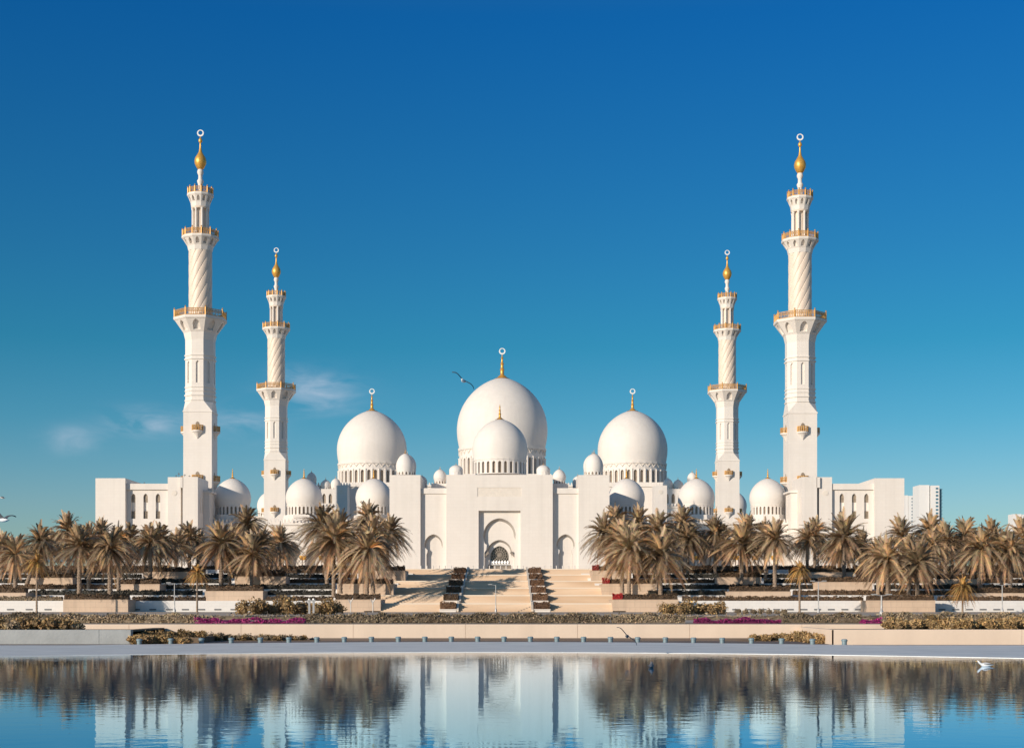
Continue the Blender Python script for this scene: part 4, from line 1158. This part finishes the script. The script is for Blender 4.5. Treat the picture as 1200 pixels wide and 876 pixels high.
# ================================================================== lamps, posts, bollards
def lamp(px, d_, ytop, label, double=False, r=.07):
    zt = WZ(ytop, d_) - GZ; t = empty('street_lamp', (WX(px, d_), d_, GZ), label, 'street lamp')
    g = MB(); g.lathe([(r*2.4, 0), (r*2.4, .35), (r*1.2, .5), (r, 1), (r*.8, zt)], 10); g.build('pole', 'pole', t, smooth=40)
    for sx in ((-1, 1) if double else (-1,)):
        g = MB(); g.tube((0, 0, zt-.05), (sx*.7, 0, zt+.03), .035); g.box(min(sx*.45, sx*1.0), max(sx*.45, sx*1.0), -.14, .14, zt+.03, zt+.13); g.build('lamp_head', 'pole', t)
lamp(204.5, 185, 683, 'slim grey lamp post left of the orange tufted palm, before the left wall')
lamp(959, 185, 681, 'slim grey lamp post right of the orange tufted palm below the front right minaret', True)
lamp(1174.5, 185, 685, 'slim grey lamp post at the far right, before the white wall', True)
lamp(1033, 145, 697, 'short grey lamp post before the large front right planter', True, .09)
lamp(581, 193, 685, 'thin lamp post standing at the foot of the middle stairs', False, .06)
for px, q in ((362.5, 'left'), (367.5, 'right')):
    d_ = 140; t = empty('sign_post', (WX(px, d_), d_, GZ), f'stout grey post before the ochre shrubs, {q} one of the close pair', 'post', 'pair of grey posts before the shrubs')
    g = MB(); g.box(-.09, .09, -.09, .09, 0, 1.35); g.build('post', 'pole', t); g = MB(); g.box(-.16, .16, -.16, .16, 1.35, 1.5); g.lathe([(.12, 1.5), (.1, 1.62)], 8); g.build('cap', 'pole', t)
for px in (411, 437):
    d_ = 190; g = MB(); g.tube((0,0,0), (0,0,1.6), .06); g.tube((0,0,1.2), (.3,0,1.8), .05); g.tube((0,0,1.0), (-.3,0,1.7), .05)
    o = g.build('spotlight_post', 'pole'); o.location = (WX(px, d_), d_, GZ)
    tag(o, 'thin forked post before the %s end of the planter at the stair foot' % ('left' if px < 420 else 'right'), 'post')
for xa, xb, lab in ((-13.5, -8.2, 'left'), (-4.4, 4.4, 'middle'), (8.2, 13.5, 'right')):
    k = int((xb-xa)/.95)
    for i in range(k+1):
        x = xa + (xb-xa)*i/k
        g = MB(); g.lathe([(.09, 0), (.09, .75), (.12, .8), (.05, .9)], 8) if i == 0 else None
        if i == 0: o = b0_ = g.build('bollard', 'marble'); tag(o, f'small white bollard at the head of the {lab} stairs', 'bollard', f'white bollards above the {lab} stairs')
        else: o = b0_.copy(); C.objects.link(o)
        o.location = (x, 262, PZ)

# ================================================================== gulls
def gull(loc, yaw, label, spread=1.0, up=(25, 25), roll=0, pitch=0, s_=1.0, swim=False, darkwing=False):
    t = empty('gull', loc, label, 'gull'); t.rotation_euler = (R(roll), R(pitch), yaw); t.scale = (s_,)*3
    g = MB()   # body along +X: bill, head, chest, tail
    prof = [(-.22,.012),(-.17,.035),(-.10,.055),(-.02,.072),(.05,.07),(.10,.052),(.14,.042),(.17,.045),(.20,.038),(.225,.015)]
    n_ = 12; vs = []
    for x, r in prof:
        zc = .0 if x < .1 else (x-.1)*(.9 if swim else .25)
        for i in range(n_): a = 2*PI*i/n_; vs.append((x, r*math.cos(a)*(1.0 if x > -.15 else 1.6), zc + r*math.sin(a)*(.9 if x > -.15 else .4)))
    g.add(vs, [(j*n_+i, (j+1)*n_+i, (j+1)*n_+(i+1)%n_, j*n_+(i+1)%n_) for j in range(len(prof)-1) for i in range(n_)] + [tuple(range(n_)), tuple((len(prof)-1)*n_+i for i in range(n_))[::-1]])
    g.build('body', 'gullgrey' if darkwing else 'ivory', t, smooth=60)
    hz_ = .11*(.9 if swim else .25)
    g = MB(); g.tube((.22, 0, hz_), (.275, 0, hz_-.01), .011, .003, 6); g.build('beak', 'beak', t)
    for q, sg in enumerate((-1, 1)):
        g = MB(); vs = []
        u = R(up[q])
        if swim: sta = [(0,.06,.03,-.05),(.05,.075,.04,-.1),(.0,.07,.0,-.2)]
        K = 8
        for k in range(K+1):
            t_ = k/K
            if swim: y = .06 + .012*math.sin(PI*t_); x0, x1 = .07-.02*t_, .07-.30*t_-.04; z = .05 - .02*t_ ; vs += [(x0, sg*y, z), ((x0+x1)/2, sg*(y+.008), z-.015), (x1, sg*(y-.02*t_), z-.01)]; continue
            sp = .52*t_; a = u if t_ < .45 else u - R(28)*(t_-.45)/.55
            y = sp*math.cos(a)*spread; z = .03 + sp*math.sin(a) if t_ < .45 else .03 + .52*.45*math.sin(u) + (sp-.52*.45)*math.sin(a)
            lead = .06 + .05*math.sin(PI*min(1, t_*1.3)) - .16*max(0, t_-.5)
            ch = .15*(1-t_)**.5 + .015
            vs += [(lead, sg*(.03+y), z), (lead-ch*.4, sg*(.03+y), z+.014), (lead-ch, sg*(.03+y), z-.004)]
        fs = [(3*k+j, 3*k+3+j, 3*k+4+j, 3*k+1+j) for k in range(K) for j in range(2)]
        g.add(vs, fs); 
        g.add([(x, y, z-.012) for x, y, z in vs], [f[::-1] for f in fs])
        g.build('wing', 'gullgrey', t, smooth=60)
    return t
def at(px, py, d_): return (WX(px, d_), d_, WZ(py, d_))
gull(at(543, 446, 62), R(255), 'gull gliding in the sky just left of the largest dome', up=(20, 2), roll=-30, pitch=0, s_=1.15)
gull(at(735, 745, 58), R(255), 'dark gull flying low before the long beige wall', up=(18, 2), roll=-34, pitch=0, s_=1.0, darkwing=True)
gull(at(4, 609, 30), R(160), 'gull with raised wing cut by the left edge of the photo', up=(38, 38), roll=10, s_=.65)
gull(at(3, 583, 90), R(200), 'tiny far gull in the sky above the left edge', up=(10, 10), s_=.8)
gull((WX(1155, 47), 47, .05), R(175), 'white gull swimming at the right of the pool', swim=True, s_=1.15)
gull((WX(763, 46), 46, .05), R(80), 'dark gull swimming below the right palms reflection', swim=True, s_=1.1, darkwing=True)
